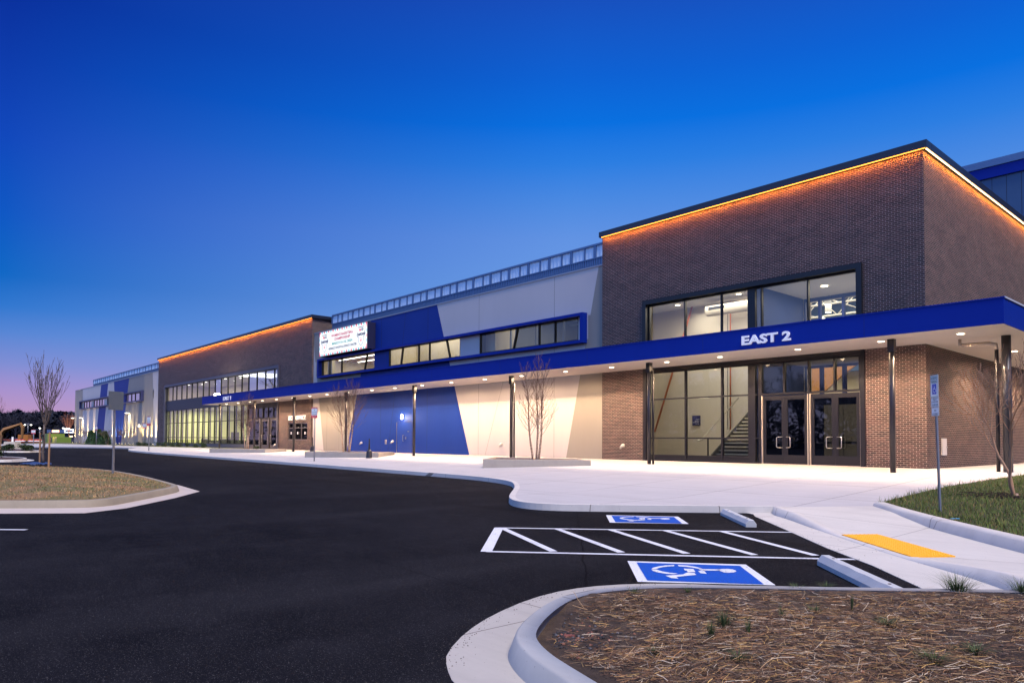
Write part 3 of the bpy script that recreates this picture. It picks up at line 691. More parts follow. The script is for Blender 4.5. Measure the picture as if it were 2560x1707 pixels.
# ---- left island with weathered kerb
isl = [(-23.6, -4.0), (-19.8, 1.28), (-18.25, 3.33), (-18.35, 3.9), (-18.9, 4.35), (-21.4, 6.15), (-22.3, 6.62), (-23.3, 6.85), (-30.6, 7.55), (-36.5, 7.6), (-39.5, 6.8), (-41.5, 4.5), (-41.0, 1.0), (-36, -6)]
isl_s = smoothpath(isl, 2, True)
bm = BM(); profile(bm, isl_s, [(.17, .12), (.16, .165), (.02, .165), (0, .15), (-.05, .01), (-.06, -.02)], True); struct('island_kerb', bm, oldkerb, True)
apron = [(-22.9, -4.6), (-18.3, 1.3), (-16.94, 3.2), (-17.6, 4.15), (-19.83, 5.80), (-21.9, 7.1), (-24.78, 7.45), (-31, 8.0), (-31, 7.0), (-22, 5), (-19.5, 3), (-22, -2)]
bm = BM(); ground(bm, apron, .005, .03); struct('island_gutter', bm, concrete_mat('gutter_warm', (.52, .44, .38), False, .12))
def isl_h(x, y):
    d = edge_d((x, y), isl_s+[isl_s[0]]); return .14+.30*min(1, d/4.5)**.8+.03*noise.noise(Vector((x*.7, y*.7, 2)))*min(1, d)
bm = BM(); ip = offs(isl_s, .15, True); vs = [bm.verts.new((x, y, 0)) for x, y in ip]; f = bm.faces.new(vs); bmesh.ops.triangulate(bm, faces=[f])
for k in range(50): bmesh.ops.bisect_plane(bm, geom=bm.verts[:]+bm.edges[:]+bm.faces[:], plane_co=(-42+k*.5, 0, 0), plane_no=(1, 0, 0))
for k in range(30): bmesh.ops.bisect_plane(bm, geom=bm.verts[:]+bm.edges[:]+bm.faces[:], plane_co=(0, -6+k*.5, 0), plane_no=(0, 1, 0))
for v in bm.verts: v.co.z = isl_h(v.co.x, v.co.y)
bmesh.ops.recalc_face_normals(bm, faces=bm.faces[:])
if bm.faces[:][0].normal.z < 0: bmesh.ops.reverse_faces(bm, faces=bm.faces[:])
def island_mat():
    mm, nt, p, pos = node_mat('dry_turf_soil')
    n = noise_fac(nt, pos, 1.0, 6, .7); n2 = noise_fac(nt, pos, 12, 5, .7)
    c = ramp(nt, n, [(.3, (.27, .16, .07)), (.45, (.34, .20, .09)), (.54, (.15, .14, .04)), (.7, (.36, .22, .13))]); c = mix(nt, mth(nt, 'MULTIPLY', n2, .7), c, (.07, .05, .025))
    nt.links.new(c, p.inputs['Base Color']); p.inputs['Roughness'].default_value = .95; bump(nt, p, n2, .9, .05); return mm
struct('island_ground', bm, island_mat(), True)
ipin = offs(isl_s, .25, True)
def reg_isl():
    while True:
        x = random.uniform(-42, -18); y = random.uniform(-5, 8)
        if random.random() > (24/math.hypot(x, y))**2: continue
        if inside((x, y), ipin): return x, y, 1
gp = noise
V = []; Fc = []; C = []
DRY = [(.50, .27, .10), (.40, .22, .08), (.56, .33, .14), (.32, .17, .07)]; DG = [(.12, .17, .03), (.17, .19, .05)]
for _ in range(30000):
    x, y, _k = reg_isl(); g_ = noise.noise(Vector((x*.6, y*.6, 9))) > .12
    L = random.uniform(.02, .06); a = random.uniform(0, 6.28); le = L*random.uniform(.3, 1.6); z = isl_h(x, y)-.005; b = len(V); w_ = random.uniform(.004, .009); c_, s_ = math.cos(a), math.sin(a)
    V += [(x-s_*w_, y+c_*w_, z), (x+s_*w_, y-c_*w_, z), (x+c_*le+s_*w_*.2, y+s_*le, z+L), (x+c_*le-s_*w_*.2, y+s_*le, z+L)]; Fc.append((b, b+1, b+2, b+3))
    c = random.choice(DG if g_ and random.random() < .6 else DRY); q = random.uniform(.6, 1.3); C.append([c[0]*q, c[1]*q, c[2]*q])
o = raw_mesh('island_grass', V, Fc, C, grassm, shift=(-25, 3, .2)); tag(o, 'dry brown winter grass with green patches on the left island', 'grass', kind='stuff')
# ---- farther islands at the left edge
mulch = mat('red_mulch', (.055, .025, .018), .95, 0, .4, 8, .8, 20)
def far_island(pts, nm):
    p = smoothpath(pts, 2, True)
    bm = BM(); profile(bm, p, [(.16, .12), (.15, .155), (.01, .155), (-.03, .0)], True); struct('far_island_kerb', bm, kerbm)
    bm = BM(); ground(bm, offs(p, .12, True), .13, .1); struct('far_island_mulch', bm, mulch)
    bm = BM(); q = offs(p, -.45, True); ground(bm, q, .005, .02); struct('far_island_gutter', bm, gutterm)
far_island([(-70, -8), (-58, 3.5), (-55.6, 5.9), (-57.6, 7.3), (-61, 7.9), (-66, 7.2), (-76, 2)], 1)
far_island([(-118, -6), (-96, 8.0), (-91, 11.3), (-94, 13.4), (-101, 14), (-116, 13.5), (-124, 6)], 2)
# pavement strip and lawn strip beyond the drive
bm = BM(); ground(bm, [(-84, 22.6), (-97, 21.8), (-112, 20.2), (-126, 17.6), (-140, 13.2), (-170, 3), (-230, -20), (-230, -4), (-180, 16), (-164, 21.5), (-150, 23.7), (-120, 24.6), (-84, 24.8)], .15, .2); struct('far_pavement', bm, plazam)
bm = BM(); ground(bm, [(-91.5, 24.72), (-120, 24.5), (-150, 23.9), (-164, 21.9), (-180, 21), (-184, 34), (-152.2, 34), (-152.2, 26.75), (-62, 26.75), (-62, 25.9), (-84, 25.4)], .158, .1)
struct('foundation_bed', bm, mat('bed_turf', (.09, .085, .03), .95, 0, .5, 2, .7, 15))

# loose grit and crumbs along the gutters
bm = BM()
def grit_line(path, n, sd, zf_):
    for _ in range(n):
        i = random.randrange(len(path)-1); t = random.random(); a, b_ = path[i], path[i+1]; x = a[0]+(b_[0]-a[0])*t+random.gauss(0, sd*1.6); y = a[1]+(b_[1]-a[1])*t+random.gauss(0, sd); r = random.uniform(.0015, .0055)
        bmesh.ops.create_icosphere(bm, subdivisions=1, radius=r, matrix=Matrix.Translation((x, y, zf_(x, y)+r*.4)) @ Matrix.Scale(.6, 4, (0, 0, 1)))
grit_line([(-7.6, 13.5), (-4.74, 10.4), (-2.84, 8.39)], 200, .05, lambda x, y: .006); grit_line([(-3.96, 2.93), (-4.58, 3.58), (-5.13, 4.8), (-4.75, 6.45)], 260, .05, lambda x, y: .004)
grit_line([(-7.0, 13.55), (-3.7, 10.2)], 60, .22, lambda x, y: .008); grit_line([(-12.4, 11.0), (-10.6, 11.6), (-8, 14.3)], 200, .05, lambda x, y: .0)
tag(obj('grit', bm, mat('grit_dark', (.07, .055, .045), .9, 0, .5, 90)), 'dark grit and crumbs lying along the gutters and asphalt edges', 'grit', kind='stuff')
# ================================================================== THE BUILDING
bld = thing('sports_center', (-40, 26.6, ZB), 'long sports hall of dark brick, white, beige and navy panels with a blue entrance canopy', 'building')
def grid_wall(bm, x0, x1, z0, z1, holes, y0, y1, mi=0):
    X = sorted({x0, x1, *[h[0] for h in holes], *[h[1] for h in holes]}); Z = sorted({z0, z1, *[h[2] for h in holes], *[h[3] for h in holes]})
    for i in range(len(X)-1):
        for j in range(len(Z)-1):
            cx_, cz_ = (X[i]+X[i+1])/2, (Z[j]+Z[j+1])/2
            if any(h[0] < cx_ < h[1] and h[2] < cz_ < h[3] for h in holes): continue
            box(bm, X[i], X[i+1], y0, y1, Z[j], Z[j+1], mi=mi)
    bmesh.ops.remove_doubles(bm, verts=bm.verts, dist=1e-5)
    # drop the doubled inner faces left between cells
    seen = {}
    for f in bm.faces: seen.setdefault(tuple(sorted(v.index for v in f.verts)), []).append(f)
    bm.verts.index_update(); seen = {}
    for f in bm.faces: seen.setdefault(tuple(sorted(v.index for v in f.verts)), []).append(f)
    bmesh.ops.delete(bm, geom=[f for l in seen.values() if len(l) > 1 for f in l], context='FACES_ONLY')
XB0, XB1 = -23.25, -8.69
# ---- block at the EAST 2 entrance
bm = BM(); grid_wall(bm, XB0, XB1-.3, ZB, 11.65, [(-20.67, -10.77, ZB, 4.92), (-20.67, -10.77, 5.3, 8.09)], F0, F0+.3)
obj('brick_front_wall', bm, brick, bld)
obj('brick_side_wall', B(XB1-.3, XB1, F0, 75, ZB, 11.65), brick, bld)
bm = BM(); box(bm, XB0-.0, XB0+.25, F0+.3, 44, 10.25, 11.65); obj('brick_return_wall', bm, brick, bld)
obj('flat_roof', B(XB0+.3, XB1-.35, F0+.35, 44, 11.2, 11.35), capm, bld)
def cap(x0, x1, y, z, side=None):
    bm = BM(); box(bm, x0-.1, x1+.16, y-.16, y+.34, z, z+.27, .012)
    o = obj('parapet_cap', bm, capm, bld)
    if side: obj('parapet_cap', B(side-.34, side+.16, y+.345, 75, z+.001, z+.271, .012), capm, bld)
cap(XB0, XB1, F0, 11.655, XB1)
def led_strip(x0, x1, z, e):
    bm = BM(); box(bm, x0+.05, x1+.10, F0-.135, F0-.115, z-.016, z-.002); obj('light_strip', bm, led, bld)
    n = max(1, int((x1-x0)/5)); L = (x1-x0)/n
    for i in range(n): area_light('strip_light', (x0+L*(i+.5), F0-.11, z-.03), L*.98, .03, e*L, (1, .27, .035), (math.radians(14), 0, 0))
led_strip(XB0, XB1, 11.65, 12)
k = F0-.05
while k < 74:
    L = 2.42; obj('light_strip', B(XB1+.09, XB1+.135, k, k+L-.1, 11.622, 11.646), led_w, bld); 
    if k < 60: area_light('strip_light', (XB1+.10, k+L/2, 11.60), .04, L, 30, (1, .27, .035), (0, math.radians(14), 0))
    k += L
# vertical control joints in brick
for x in (-21.9, -11.3): obj('control_joint', B(x-.008, x+.008, F0-.002, F0+.05, 8.3, 11.64), mat('sealant', (.10, .085, .10), .8), bld)
for y in (33.0, 41.5, 52): obj('control_joint', B(XB1-.05, XB1+.002, y-.01, y+.01, ZB, 11.64), MATS['sealant'], bld)

def curtain(name, x0, x1, z0, z1, y, mulls, trans, fw=.07, fd=.13, gm=glass, fm=black, label=None, parent=bld, slants=(), holes=(), outer=None):
    """glazed frame: mulls are X positions, trans are Z positions or (Z, xa, xb)"""
    bm = BM(); h = fw/2
    box(bm, x0, x0+fw, y, y+fd, z0, z1); box(bm, x1-fw, x1, y, y+fd, z0, z1)
    box(bm, x0+fw, x1-fw, y+.003, y+fd-.003, z0, z0+fw); box(bm, x0+fw, x1-fw, y+.003, y+fd-.003, z1-fw, z1)
    for m_ in mulls:
        mw = h
        if isinstance(m_, tuple): m_, mw = m_[0], m_[1]/2
        box(bm, m_-mw, m_+mw, y+.001, y+fd-.001, z0+fw, z1-fw)
    for t in trans:
        if isinstance(t, tuple): z, xa, xb = t
        else: z, xa, xb = t, x0+fw, x1-fw
        box(bm, xa, xb, y+.006, y+fd-.006, z-h*.8, z+h*.8)
    for (xa, za, xb, zb2) in slants: prism_xz(bm, [(xa-h, za), (xa+h, za), (xb+h, zb2), (xb-h, zb2)], y-.012, y+fd+.01)
    o = obj(name, bm, fm, parent)
    if label: o['label'] = label
    X = [x0]+sorted([m_[0] if isinstance(m_, tuple) else m_ for m_ in mulls])+[x1]
    for i in range(len(X)-1):
        xm = (X[i]+X[i+1])/2
        Z = [z0]+sorted([t if not isinstance(t, tuple) else t[0] for t in trans if not isinstance(t, tuple) or t[1] < xm < t[2]])+[z1]
        for j in range(len(Z)-1):
            zm = (Z[j]+Z[j+1])/2
            if any(a < xm < b_ and c < zm < d for a, b_, c, d in holes): continue
            b2 = BM(); yy = y+fd*.55
            vs = [b2.verts.new(p) for p in ((X[i]+.01, yy, Z[j]+.01), (X[i+1]-.01, yy, Z[j]+.01), (X[i+1]-.01, yy, Z[j+1]-.01), (X[i]+.01, yy, Z[j+1]-.01))]
            b2.faces.new(vs); obj('pane', b2, gm(xm, zm) if callable(gm) else gm, o)
    return o
# upper window of the east 2 block: projecting dark surround, then glazing
def surround(name, x0, x1, z0, z1, t, y0, y1, m_, parts=('t', 'b', 'l', 'r'), label=None):
    bm = BM()
    if 'l' in parts: box(bm, x0, x0+t, y0, y1, z0, z1)
    if 'r' in parts: box(bm, x1-t, x1, y0, y1, z0, z1)
    if 't' in parts: box(bm, x0+t, x1-t, y0+.002, y1-.002, z1-t, z1)
    if 'b' in parts: box(bm, x0+t, x1-t, y0+.002, y1-.002, z0, z0+t)
    o = obj(name, bm, m_, bld)
    if label: o['label'] = label
    return o
surround('window_surround', -20.69, -10.75, 5.28, 8.11, .20, F0-.12, F0+.34, black, ('t', 'l', 'r'))
curtain('window', -20.48, -10.96, 5.30, 7.90, F0+.1, [-18.49, -16.65, (-15.24, .34), -14.80, -12.86], [], .06)
surround('entrance_surround', -20.69, -10.70, ZB, 4.94, .17, F0-.05, F0+.34, dark, ('t', 'l', 'r'))
curtain('storefront_window', -20.51, -14.86, ZB, 4.77, F0+.08, [-18.46, -16.63, (-15.24, .32)], [(3.49, -20.44, -15.39), (1.71, -20.44, -15.39), (.93, -20.44, -15.39), (3.49, -15.08, -14.93), (1.71, -15.08, -14.93)], .075, .14, fm=dark, holes=[(-20.6, -15.4, ZB, .93)])
obj('base_panel', B(-20.44, -15.41, F0+.12, F0+.17, ZB+.02, .93), dark, bld)
curtain('transom_window', -14.855, -10.88, 3.44, 4.77, F0+.08, [-13.84, -12.84, -11.85], [], .075, .14, fm=dark)
def tube_obj(name, pts, r, m_, parent, n=8):
    bm = BM(); tube(bm, pts, r, n); return obj(name, bm, m_, parent, False)
def door(x0, x1, handle_side, y=F0+.1, z0=ZB+.012, z1=3.40, fm=dark, gm=glass_dark, sw=.20, hz=1.55, hh=.42):
    bm = BM(); t = .05
    box(bm, x0, x0+sw*.62, y, y+t, z0, z1); box(bm, x1-sw*.62, x1, y, y+t, z0, z1); box(bm, x0+sw*.62, x1-sw*.62, y+.002, y+t-.002, z1-.17, z1); box(bm, x0+sw*.62, x1-sw*.62, y+.002, y+t-.002, z0, z0+.36)
    o = obj('door', bm, fm, bld)
    b2 = BM(); vs = [b2.verts.new(p) for p in ((x0+.08, y+.03, z0+.3), (x1-.08, y+.03, z0+.3), (x1-.08, y+.03, z1-.1), (x0+.08, y+.03, z1-.1))]; b2.faces.new(vs); obj('pane', b2, gm, o)
    hx = x1-.13 if handle_side > 0 else x0+.13; s = -handle_side
    tube_obj('handle', [(hx, y-.002, hz-hh/2), (hx+s*.0, y-.09, hz-hh/2), (hx+s*.15, y-.11, hz-hh/2)], .016, chrome, o)
    bm = BM(); a = hx; b_ = hx+s*.16
    # C-shaped pull: out from the stile, bent along the glass
    tube(bm, [(a-s*.02, y, hz-hh/2), (a-s*.02, y-.10, hz-hh/2), (a+s*.12, y-.12, hz-hh/2+.005), (a+s*.15, y-.12, hz-hh/2+.04), (a+s*.15, y-.12, hz+hh/2-.04), (a+s*.12, y-.12, hz+hh/2-.005), (a-s*.02, y-.10, hz+hh/2), (a-s*.02, y, hz+hh/2)], .018, 8)
    bpy.data.objects.remove([c for c in o.children if c.name.startswith('handle')][0])
    obj('handle', bm, chrome, o)
    obj('push_bar', B(x0+.13, x1-.13, y+.07, y+.11, hz-.04, hz+.04), mat('push_bar_steel', (.28, .30, .27), .4, .6), o)
    return o
for (a, b_, s) in ((-14.74, -13.83, 1), (-13.825, -12.90, -1), (-12.76, -11.845, 1), (-11.84, -10.93, -1)): door(a, b_, s)
for x in (-14.775, -12.875, -12.79, -10.905): obj('door_seal', B(x-.014, x+.014, F0+.06, F0+.15, ZB+.01, 3.42), mat('pale_seal', (.72, .62, .50), .4, .3), bld)
obj('door_mullion', B(-12.855, -12.81, F0+.07, F0+.16, ZB, 3.44), dark, bld)
obj('door_mullion', B(-14.86, -14.80, F0+.07, F0+.16, ZB, 3.44), dark, bld)
for a, b_ in ((-14.77, -12.88), (-12.79, -10.91)): obj('threshold', B(a, b_, F0+.0, F0+.2, ZB+.002, ZB+.015), MATS['pale_seal'], bld)
for u, v in ((1576, 795),): pass
# ---- interiors behind the east 2 glazing
def room(x0, x1, y0, y1, z0, z1, wm, fm, cm, sides='lrb', t=.1):
    bm = BM()
    if 'l' in sides: box(bm, x0-t, x0, y0, y1, z0, z1)
    if 'r' in sides: box(bm, x1, x1+t, y0, y1, z0, z1)
    if 'b' in sides: box(bm, x0-t, x1+t, y1+.001, y1+t, z0, z1)
    obj('interior_wall', bm, wm, bld)
    obj('interior_floor', B(x0, x1, y0, y1, z0-.08, z0), fm, bld); obj('interior_ceiling', B(x0, x1, y0, y1, z1, z1+.08), cm, bld)
room(-24.25, -15.30, F0+.36, 31.8, ZB+.002, 8.6, int_wall, int_floor, int_ceil, 'lb')
# stair
st = BM(); sb = BM(); x0, x1 = -18.3, -15.4; ty = 28.55
for i in range(22):
    y_ = ty+i*.25; z_ = ZB+.17*(i+1)
    if y_ > 31.4: break
    box(st, x0+.05, x1, y_, y_+.27, z_-.17, z_-.012); box(sb, x0+.05, x1, y_-.03, y_+.05, z_-.055, z_)
stair = thing('staircase', (-16.6, 28.3, ZB), 'dark indoor staircase with pale nosings behind the entrance glass', 'staircase')
obj('step', st, mat('stair_dark', (.05, .045, .04), .6), stair); obj('nosing', sb, mat('stair_nosing', (.62, .58, .48), .4), stair)
prof = [(ty-.25, ZB), (ty+.1, ZB), (31.7, ZB+.68*2.95), (31.7, ZB+.68*2.95+.35), (ty-.1, ZB+.30)]
bm = BM(); f1 = [bm.verts.new((x0, y, z)) for y, z in prof]; f2 = [bm.verts.new((x0+.05, y, z)) for y, z in prof]; bm.faces.new(f1); bm.faces.new(f2[::-1])
for i in range(5): bm.faces.new((f1[i], f2[i], f2[(i+1) % 5], f1[(i+1) % 5]))
bmesh.ops.recalc_face_normals(bm, faces=bm.faces[:]); obj('stringer', bm, mat('stringer_grey', (.16, .15, .13), .5), stair)
tube_obj('handrail', [(x0-.45, ty-.55, ZB+.92), (x0-.45, ty-.2, ZB+.95), (x0-.45, 31.6, ZB+.68*3.0+1.0)], .025, chrome, stair)
for k in range(5): y_ = ty+.0+k*.75; zz = ZB+.95+(y_-ty+.2)*.68*.98; tube_obj('rail_post', [(x0-.45, y_, zz-.02), (x0-.45, y_, zz-.14), (x0-.55, y_, zz-.16)], .014, chrome, stair, 6)
bm = BM(); tube(bm, [(x0-.02, ty-.3, ZB), (x0-.02, ty-.3, ZB+1.05)], .035, 6); tube(bm, [(x0-.02, ty-.3, ZB+1.02), (x1, ty-.3, ZB+1.02)], .025, 6); obj('newel_rail', bm, black, stair)
YB = 31.6
def wallpt(u, v, y=31.6): q = FY(u, v, y); return (q[0], y, q[1])
tube_obj('brace_rod', [wallpt(1636.8, 1079), wallpt(1736.9, 745)], .05, orange_rod, bld); tube_obj('brace_rod', [wallpt(1826, 1074), wallpt(1826, 745)], .035, orange_rod, bld)
tube_obj('cable', [wallpt(1819, 1074), wallpt(1819, 745)], .014, dark, bld, 5)
duct = thing('air_duct', (-15.6, 31, 7.2), 'white cylindrical air duct hanging behind the upper glass', 'duct')
tube_obj('duct_body', [(-20.0, 30.9, 8.12), (-15.4, 30.9, 8.12)], .30, int_wall, duct, 20); obj('grille', B(-19.8, -18.9, 30.60, 30.64, 8.08, 8.22), dark, duct)
def ceil_disc(x, y, z, r=.11, m_=warm, parent=bld, name='ceiling_light'):
    bm = BM(); disc(bm, (x, y), r, z-.012, 16, .011); return obj(name, bm, m_, parent)
for x, y in ((-19.4, 28.6), (-18.0, 30.4), (-16.4, 28.6), (-21.6, 30.6)): ceil_disc(x, y, 8.58)
area_light('room_light', (-18.8, 29.6, 8.3), 5, 3.5, 190, (1, .88, .76)); point_light('room_light', (-19.0, 29.0, 3.2), 55, (1, .82, .56), .3)
spot_light('wall_washer', (-22.3, 31.3, 8.4), (0, .10, -1), 60, (1, .72, .36), 50, .8); spot_light('wall_washer', (-20.6, 31.3, 8.4), (0, .10, -1), 50, (1, .72, .36), 46, .8)
sg = BM(); sgx0, sgz1 = FY(1731, 1039, 31.74); sgx1, sgz0 = FY(1750, 1063, 31.74); box(sg, sgx0, sgx1, 31.73, 31.78, sgz0, sgz1)
o = obj('wall_sign', sg, mat('sign_navy', (.02, .02, .12), .5)); tag(o, 'navy directory sign on the plaster wall beside the indoor stair', 'sign')
sg = BM()
for k, t_ in enumerate(('Welcome', 'Ball Courts', 'Box Office Events', 'Level Two')): text_at(sg, t_, .055, MF(sgx1-.03, 31.725, sgz1-.18-k*.085), .002, .01, 'RIGHT')
obj('writing', sg, mat('sign_text', (.8, .8, .85), .5), o)
# vestibule with the blue wall
obj('interior_wall', B(-15.29, -15.12, F0+.36, 31.0, ZB, 8.6), int_blue, bld)
bm = BM(); grid_wall(bm, -15.11, -8.99, ZB+.002, 8.0, [(-15.05, -9.1, 5.3, 7.98-.0), (-15.05, -9.1, 3.7, 4.75), (-14.3, -9.6, ZB, 3.2)] if False else [(-15.05, -9.1, 5.3, 7.85), (-15.05, -9.1, 3.6, 4.85), (-14.3, -9.6, ZB, 3.2)], 31.0, 31.15); obj('interior_wall', bm, int_blue, bld)
obj('interior_floor', B(-15.11, -8.99, F0+.36, 44, ZB-.08, ZB+.001), int_floor, bld); obj('interior_ceiling', B(-15.11, -8.99, F0+.36, 30.99, 8.0, 8.08), int_ceil, bld)
obj('interior_soffit', B(-15.11, -8.99, F0+.36, 30.99, 4.95, 5.15), int_ceil, bld)
bm = BM()
for x in (-14.4, -13.36, -12.3, -11.2): box(bm, x-.05, x+.05, 30.98, 31.16, 5.3, 7.85)
for x in (-14.34, -13.35, -12.3, -11.2): box(bm, x-.07, x+.07, 30.98, 31.16, 3.6, 4.85)
obj('interior_window_frame', bm, mat('interior_blue_frame', (.015, .04, .22), .5), bld)
for x, y in ((-13.2, 28.9), (-10.7, 28.4), (-12.0, 30.2)): ceil_disc(x, y, 7.98, .13)
for x, y in ((-13.6, 28.0), (-11.6, 28.0)): ceil_disc(x, y, 4.94, .09)
area_light('room_light', (-12.1, 28.8, 7.9), 4, 2.5, 75, (1, .86, .68)); area_light('room_light', (-12.4, 28.9, 4.9), 4, 2, 22, (1, .8, .58))
# great hall beyond with trusses
obj('interior_wall', B(-30, -8.99, 46, 46.1, ZB, 11), int_wall, bld); obj('interior_wall', B(-23.0, -22.9, 33.1, 46, ZB, 11), int_wall, bld); obj('interior_ceiling', B(-30, -8.99, 31.2, 46, 10.6, 10.7), int_wall, bld)
bm = BM()
for y in (34, 37.5, 41):
    tube(bm, [(-22, y, 9.9), (-9, y, 9.9)], .05, 5); tube(bm, [(-22, y, 8.9), (-9, y, 8.9)], .06, 5)
    for k in range(13): tube(bm, [(-22+k, y, 9.9 if k % 2 else 8.9), (-21+k, y, 8.9 if k % 2 else 9.9)], .03, 4)
for x in (-20, -17, -14, -11): tube(bm, [(x, 31.5, 9.2), (x, 45, 9.2)], .04, 5)
for z in (7.2, 8.2): tube(bm, [(-22, 33, z), (-9, 33, z)], .025, 5)
obj('roof_truss', bm, mat('truss_white', (.62, .60, .56), .6), bld)
for (x, y, z) in ((-15.6, 34.5, 8.3), (-14.0, 35.6, 8.0), (-13.0, 36.8, 7.9), (-16.8, 37.2, 8.4), (-18.4, 40, 8.2)):
    t = thing('pendant_lamp', (x, y, z), f'white pendant lamp hanging in the hall behind the glass', 'lamp', 'pendant lamps in the hall')
    bm = BM(); tube(bm, [(x, y, z), (x, y, z+.42), (x, y, z+.5)], [.16, .16, .06], 12); obj('lamp_shade', bm, mat('lamp_white', (.8, .78, .72), .4, emit=(1, .92, .8), es=.5), t)
    bm = BM(); disc(bm, (x, y), .14, z-.01, 12, .008); obj('diffuser', bm, warm, t); tube_obj('cord', [(x, y, z+.5), (x, y, 10.6)], .01, dark, t, 4)
area_light('hall_light', (-16, 38, 10.3), 11, 9, 650, (1, .88, .70))
bm = BM(); prism_xz(bm, [(-21.0, 4.2), (-18.4, 4.4), (-17.26, 5.36), (-15.9, 6.3), (-18.6, 6.3), (-18.9, 5.98), (-19.9, 5.15), (-21.0, 4.3)], 40, 40.2); obj('stair_soffit_panel', bm, wood, bld)
for x in (-13.35, -10.45): tube_obj('inner_door_edge', [(x, 30.9, ZB), (x, 30.9, 3.0)], .02, chrome, bld, 6)
# ---- middle wing
YM = 26.75; ZT = 10.32
polys = []
LwT = (-45.85, ZT); LwB = (-49.2, ZB); RwT = (-37.5, ZT); RwB = (-34.0, ZB); W1T = (-55.2, ZT); W1B = (-53.0, ZB); W3T = (-23.62, ZT); W3B = (-25.85, ZB)
def xat(T_, B_, z): return B_[0]+(T_[0]-B_[0])*(z-ZB)/(ZT-ZB)
WZ0, WZ1 = 6.74, 7.95
bounds = [((-55.6, ZT), (-55.6, ZB)), (W1T, W1B), (LwT, LwB), (RwT, RwB), (W3T, W3B), ((-23.24, ZT), (-23.24, ZB))]
mats_ = [white, beige, navy, white, beige]
wins = [(-53.5, -45.24), (-43.3, -35.0), (-33.1, -25.0)]
for k in range(5):
    a, b_ = bounds[k], bounds[k+1]
    bm = BM()
    prism_xz(bm, [(xat(*a, WZ1), WZ1), (xat(*b_, WZ1), WZ1), (b_[0][0], ZT), (a[0][0], ZT)], YM, YM+.2)
    prism_xz(bm, [(a[1][0], ZB), (b_[1][0], ZB), (xat(*b_, WZ0), WZ0), (xat(*a, WZ0), WZ0)], YM, YM+.2)
    # strips between windows
    xa, xb = xat(*a, 7.3), xat(*b_, 7.3)
    cuts = []; cur = xa
    for (p, q) in wins:
        if q <= xa or p >= xb: continue
        if p > cur: cuts.append((cur, p))
        cur = max(cur, q)
    if cur < xb: cuts.append((cur, xb))
    for p, q in cuts: box(bm, p, q, YM, YM+.2, WZ0, WZ1)
    obj('wall_panel', bm, mats_[k], bld)
# thin panel joints
JT = []
for x in (-52.5, -50.45, -44.3, -38.5, -33.15, -26.75):
    JT.append((x, ZB, x, WZ0)); JT.append((x, WZ1+.1, x, ZT-.02))
JT += [(-43.3, ZB, -42.4, 4.93), (-41.55, 8.1, -41.15, ZT), (-32.5, ZB, -30.9, 4.95), (-29.0, ZB, -29.0, ZB+.01), (-41.9, 5.6, -41.75, WZ0)]
for (x, z0, xx, z1) in JT:
    bm = BM(); prism_xz(bm, [(x-.009, z0), (x+.009, z0), (xx+.009, z1), (xx-.009, z1)], YM-.003, YM+.02)
    obj('panel_joint', bm, joint if -48 < x < -35 else joint_w, bld)
obj('parapet_flashing', B(-55.2, -23.24, YM-.04, YM+.3, ZT, ZT+.07), mat('flashing_grey', (.30, .32, .36), .5, .3), bld)
# blue ribbon frame round the windows
def ribbon(x0, x1, z0, z1, y0, y1, t, m_=blue_metal):
    bm = BM(); box(bm, x0, x0+t, y0, y1, z0, z1); box(bm, x1-t, x1, y0, y1, z0, z1)
    box(bm, x0+t, x1-t, y0+.003, y1-.003, z1-t*.75, z1); box(bm, x0+t, x1-t, y0+.003, y1-.003, z0, z0+t*.75); return obj('window_surround', bm, m_, bld)
ribbon(-53.72, -24.40, 6.54, 8.08, 26.42, YM+.1, .20)
curtain('window', -53.5, -45.24, 6.74, 7.95, YM+.02, [-52.28, -50.28], [], .06, slants=[(-46.74, 6.75, -46.37, 7.94)])
curtain('window', -43.3, -35.0, 6.74, 7.95, YM+.02, [-39.63, -38.38], [], .06, slants=[(-41.8, 6.75, -41.57, 7.94), (-36.12, 6.75, -36.5, 7.94)])
curtain('window', -33.1, -25.0, 6.74, 7.95, YM+.02, [-27.98, -26.75], [], .06, slants=[(-30.1, 6.75, -29.73, 7.94)])
# rooms behind the ribbon
room(-61.2, -45.0, YM+.3, 40, 5.9, 10.0, int_wall, int_floor, mat('interior_dark_ceiling2', (.10, .11, .15), .9), 'lrb')
obj('ceiling_panel', B(-61.1, -45.1, 31.0, 39.9, 9.0, 9.1), mat('salmon_ceiling', (.50, .33, .25), .8), bld)
for y in (32.0, 34.0, 36.0, 38.0): obj('linear_lamp', B(-60.5, -47.0, y-.05, y+.05, 8.95, 8.99), cool, bld)
bm = BM()
for x in (-60, -58, -56, -54, -52.3, -50.6, -49, -47.3, -45.8): tube(bm, [(x, 27.4, 9.55), (x, 30.8, 9.55)], .05, 5)
for y in (27.8, 28.8, 29.9): tube(bm, [(-61, y, 9.75), (-45.1, y, 9.75)], .06, 5)
obj('ceiling_services', bm, mat('services_pale', (.5, .48, .42), .6), bld)
for k_ in range(11):
    x = -60+k_*1.35; y = 27.9+(k_ % 3)*.9; bm = BM(); tube(bm, [(x, y, 9.0), (x, y, 9.3)], [.11, .08], 10); obj('ceiling_lamp', bm, warm, bld)
area_light('room_light', (-52.5, 29.2, 8.9), 12, 3.4, 190, (1, .86, .62)); area_light('room_light', (-53, 35, 8.8), 14, 6, 190, (1, .86, .66))
bm = BM(); box(bm, -53.45, -52.75, YM+.5, YM+.8, 5.95, 9.9); obj('interior_pier', bm, int_wall, bld)
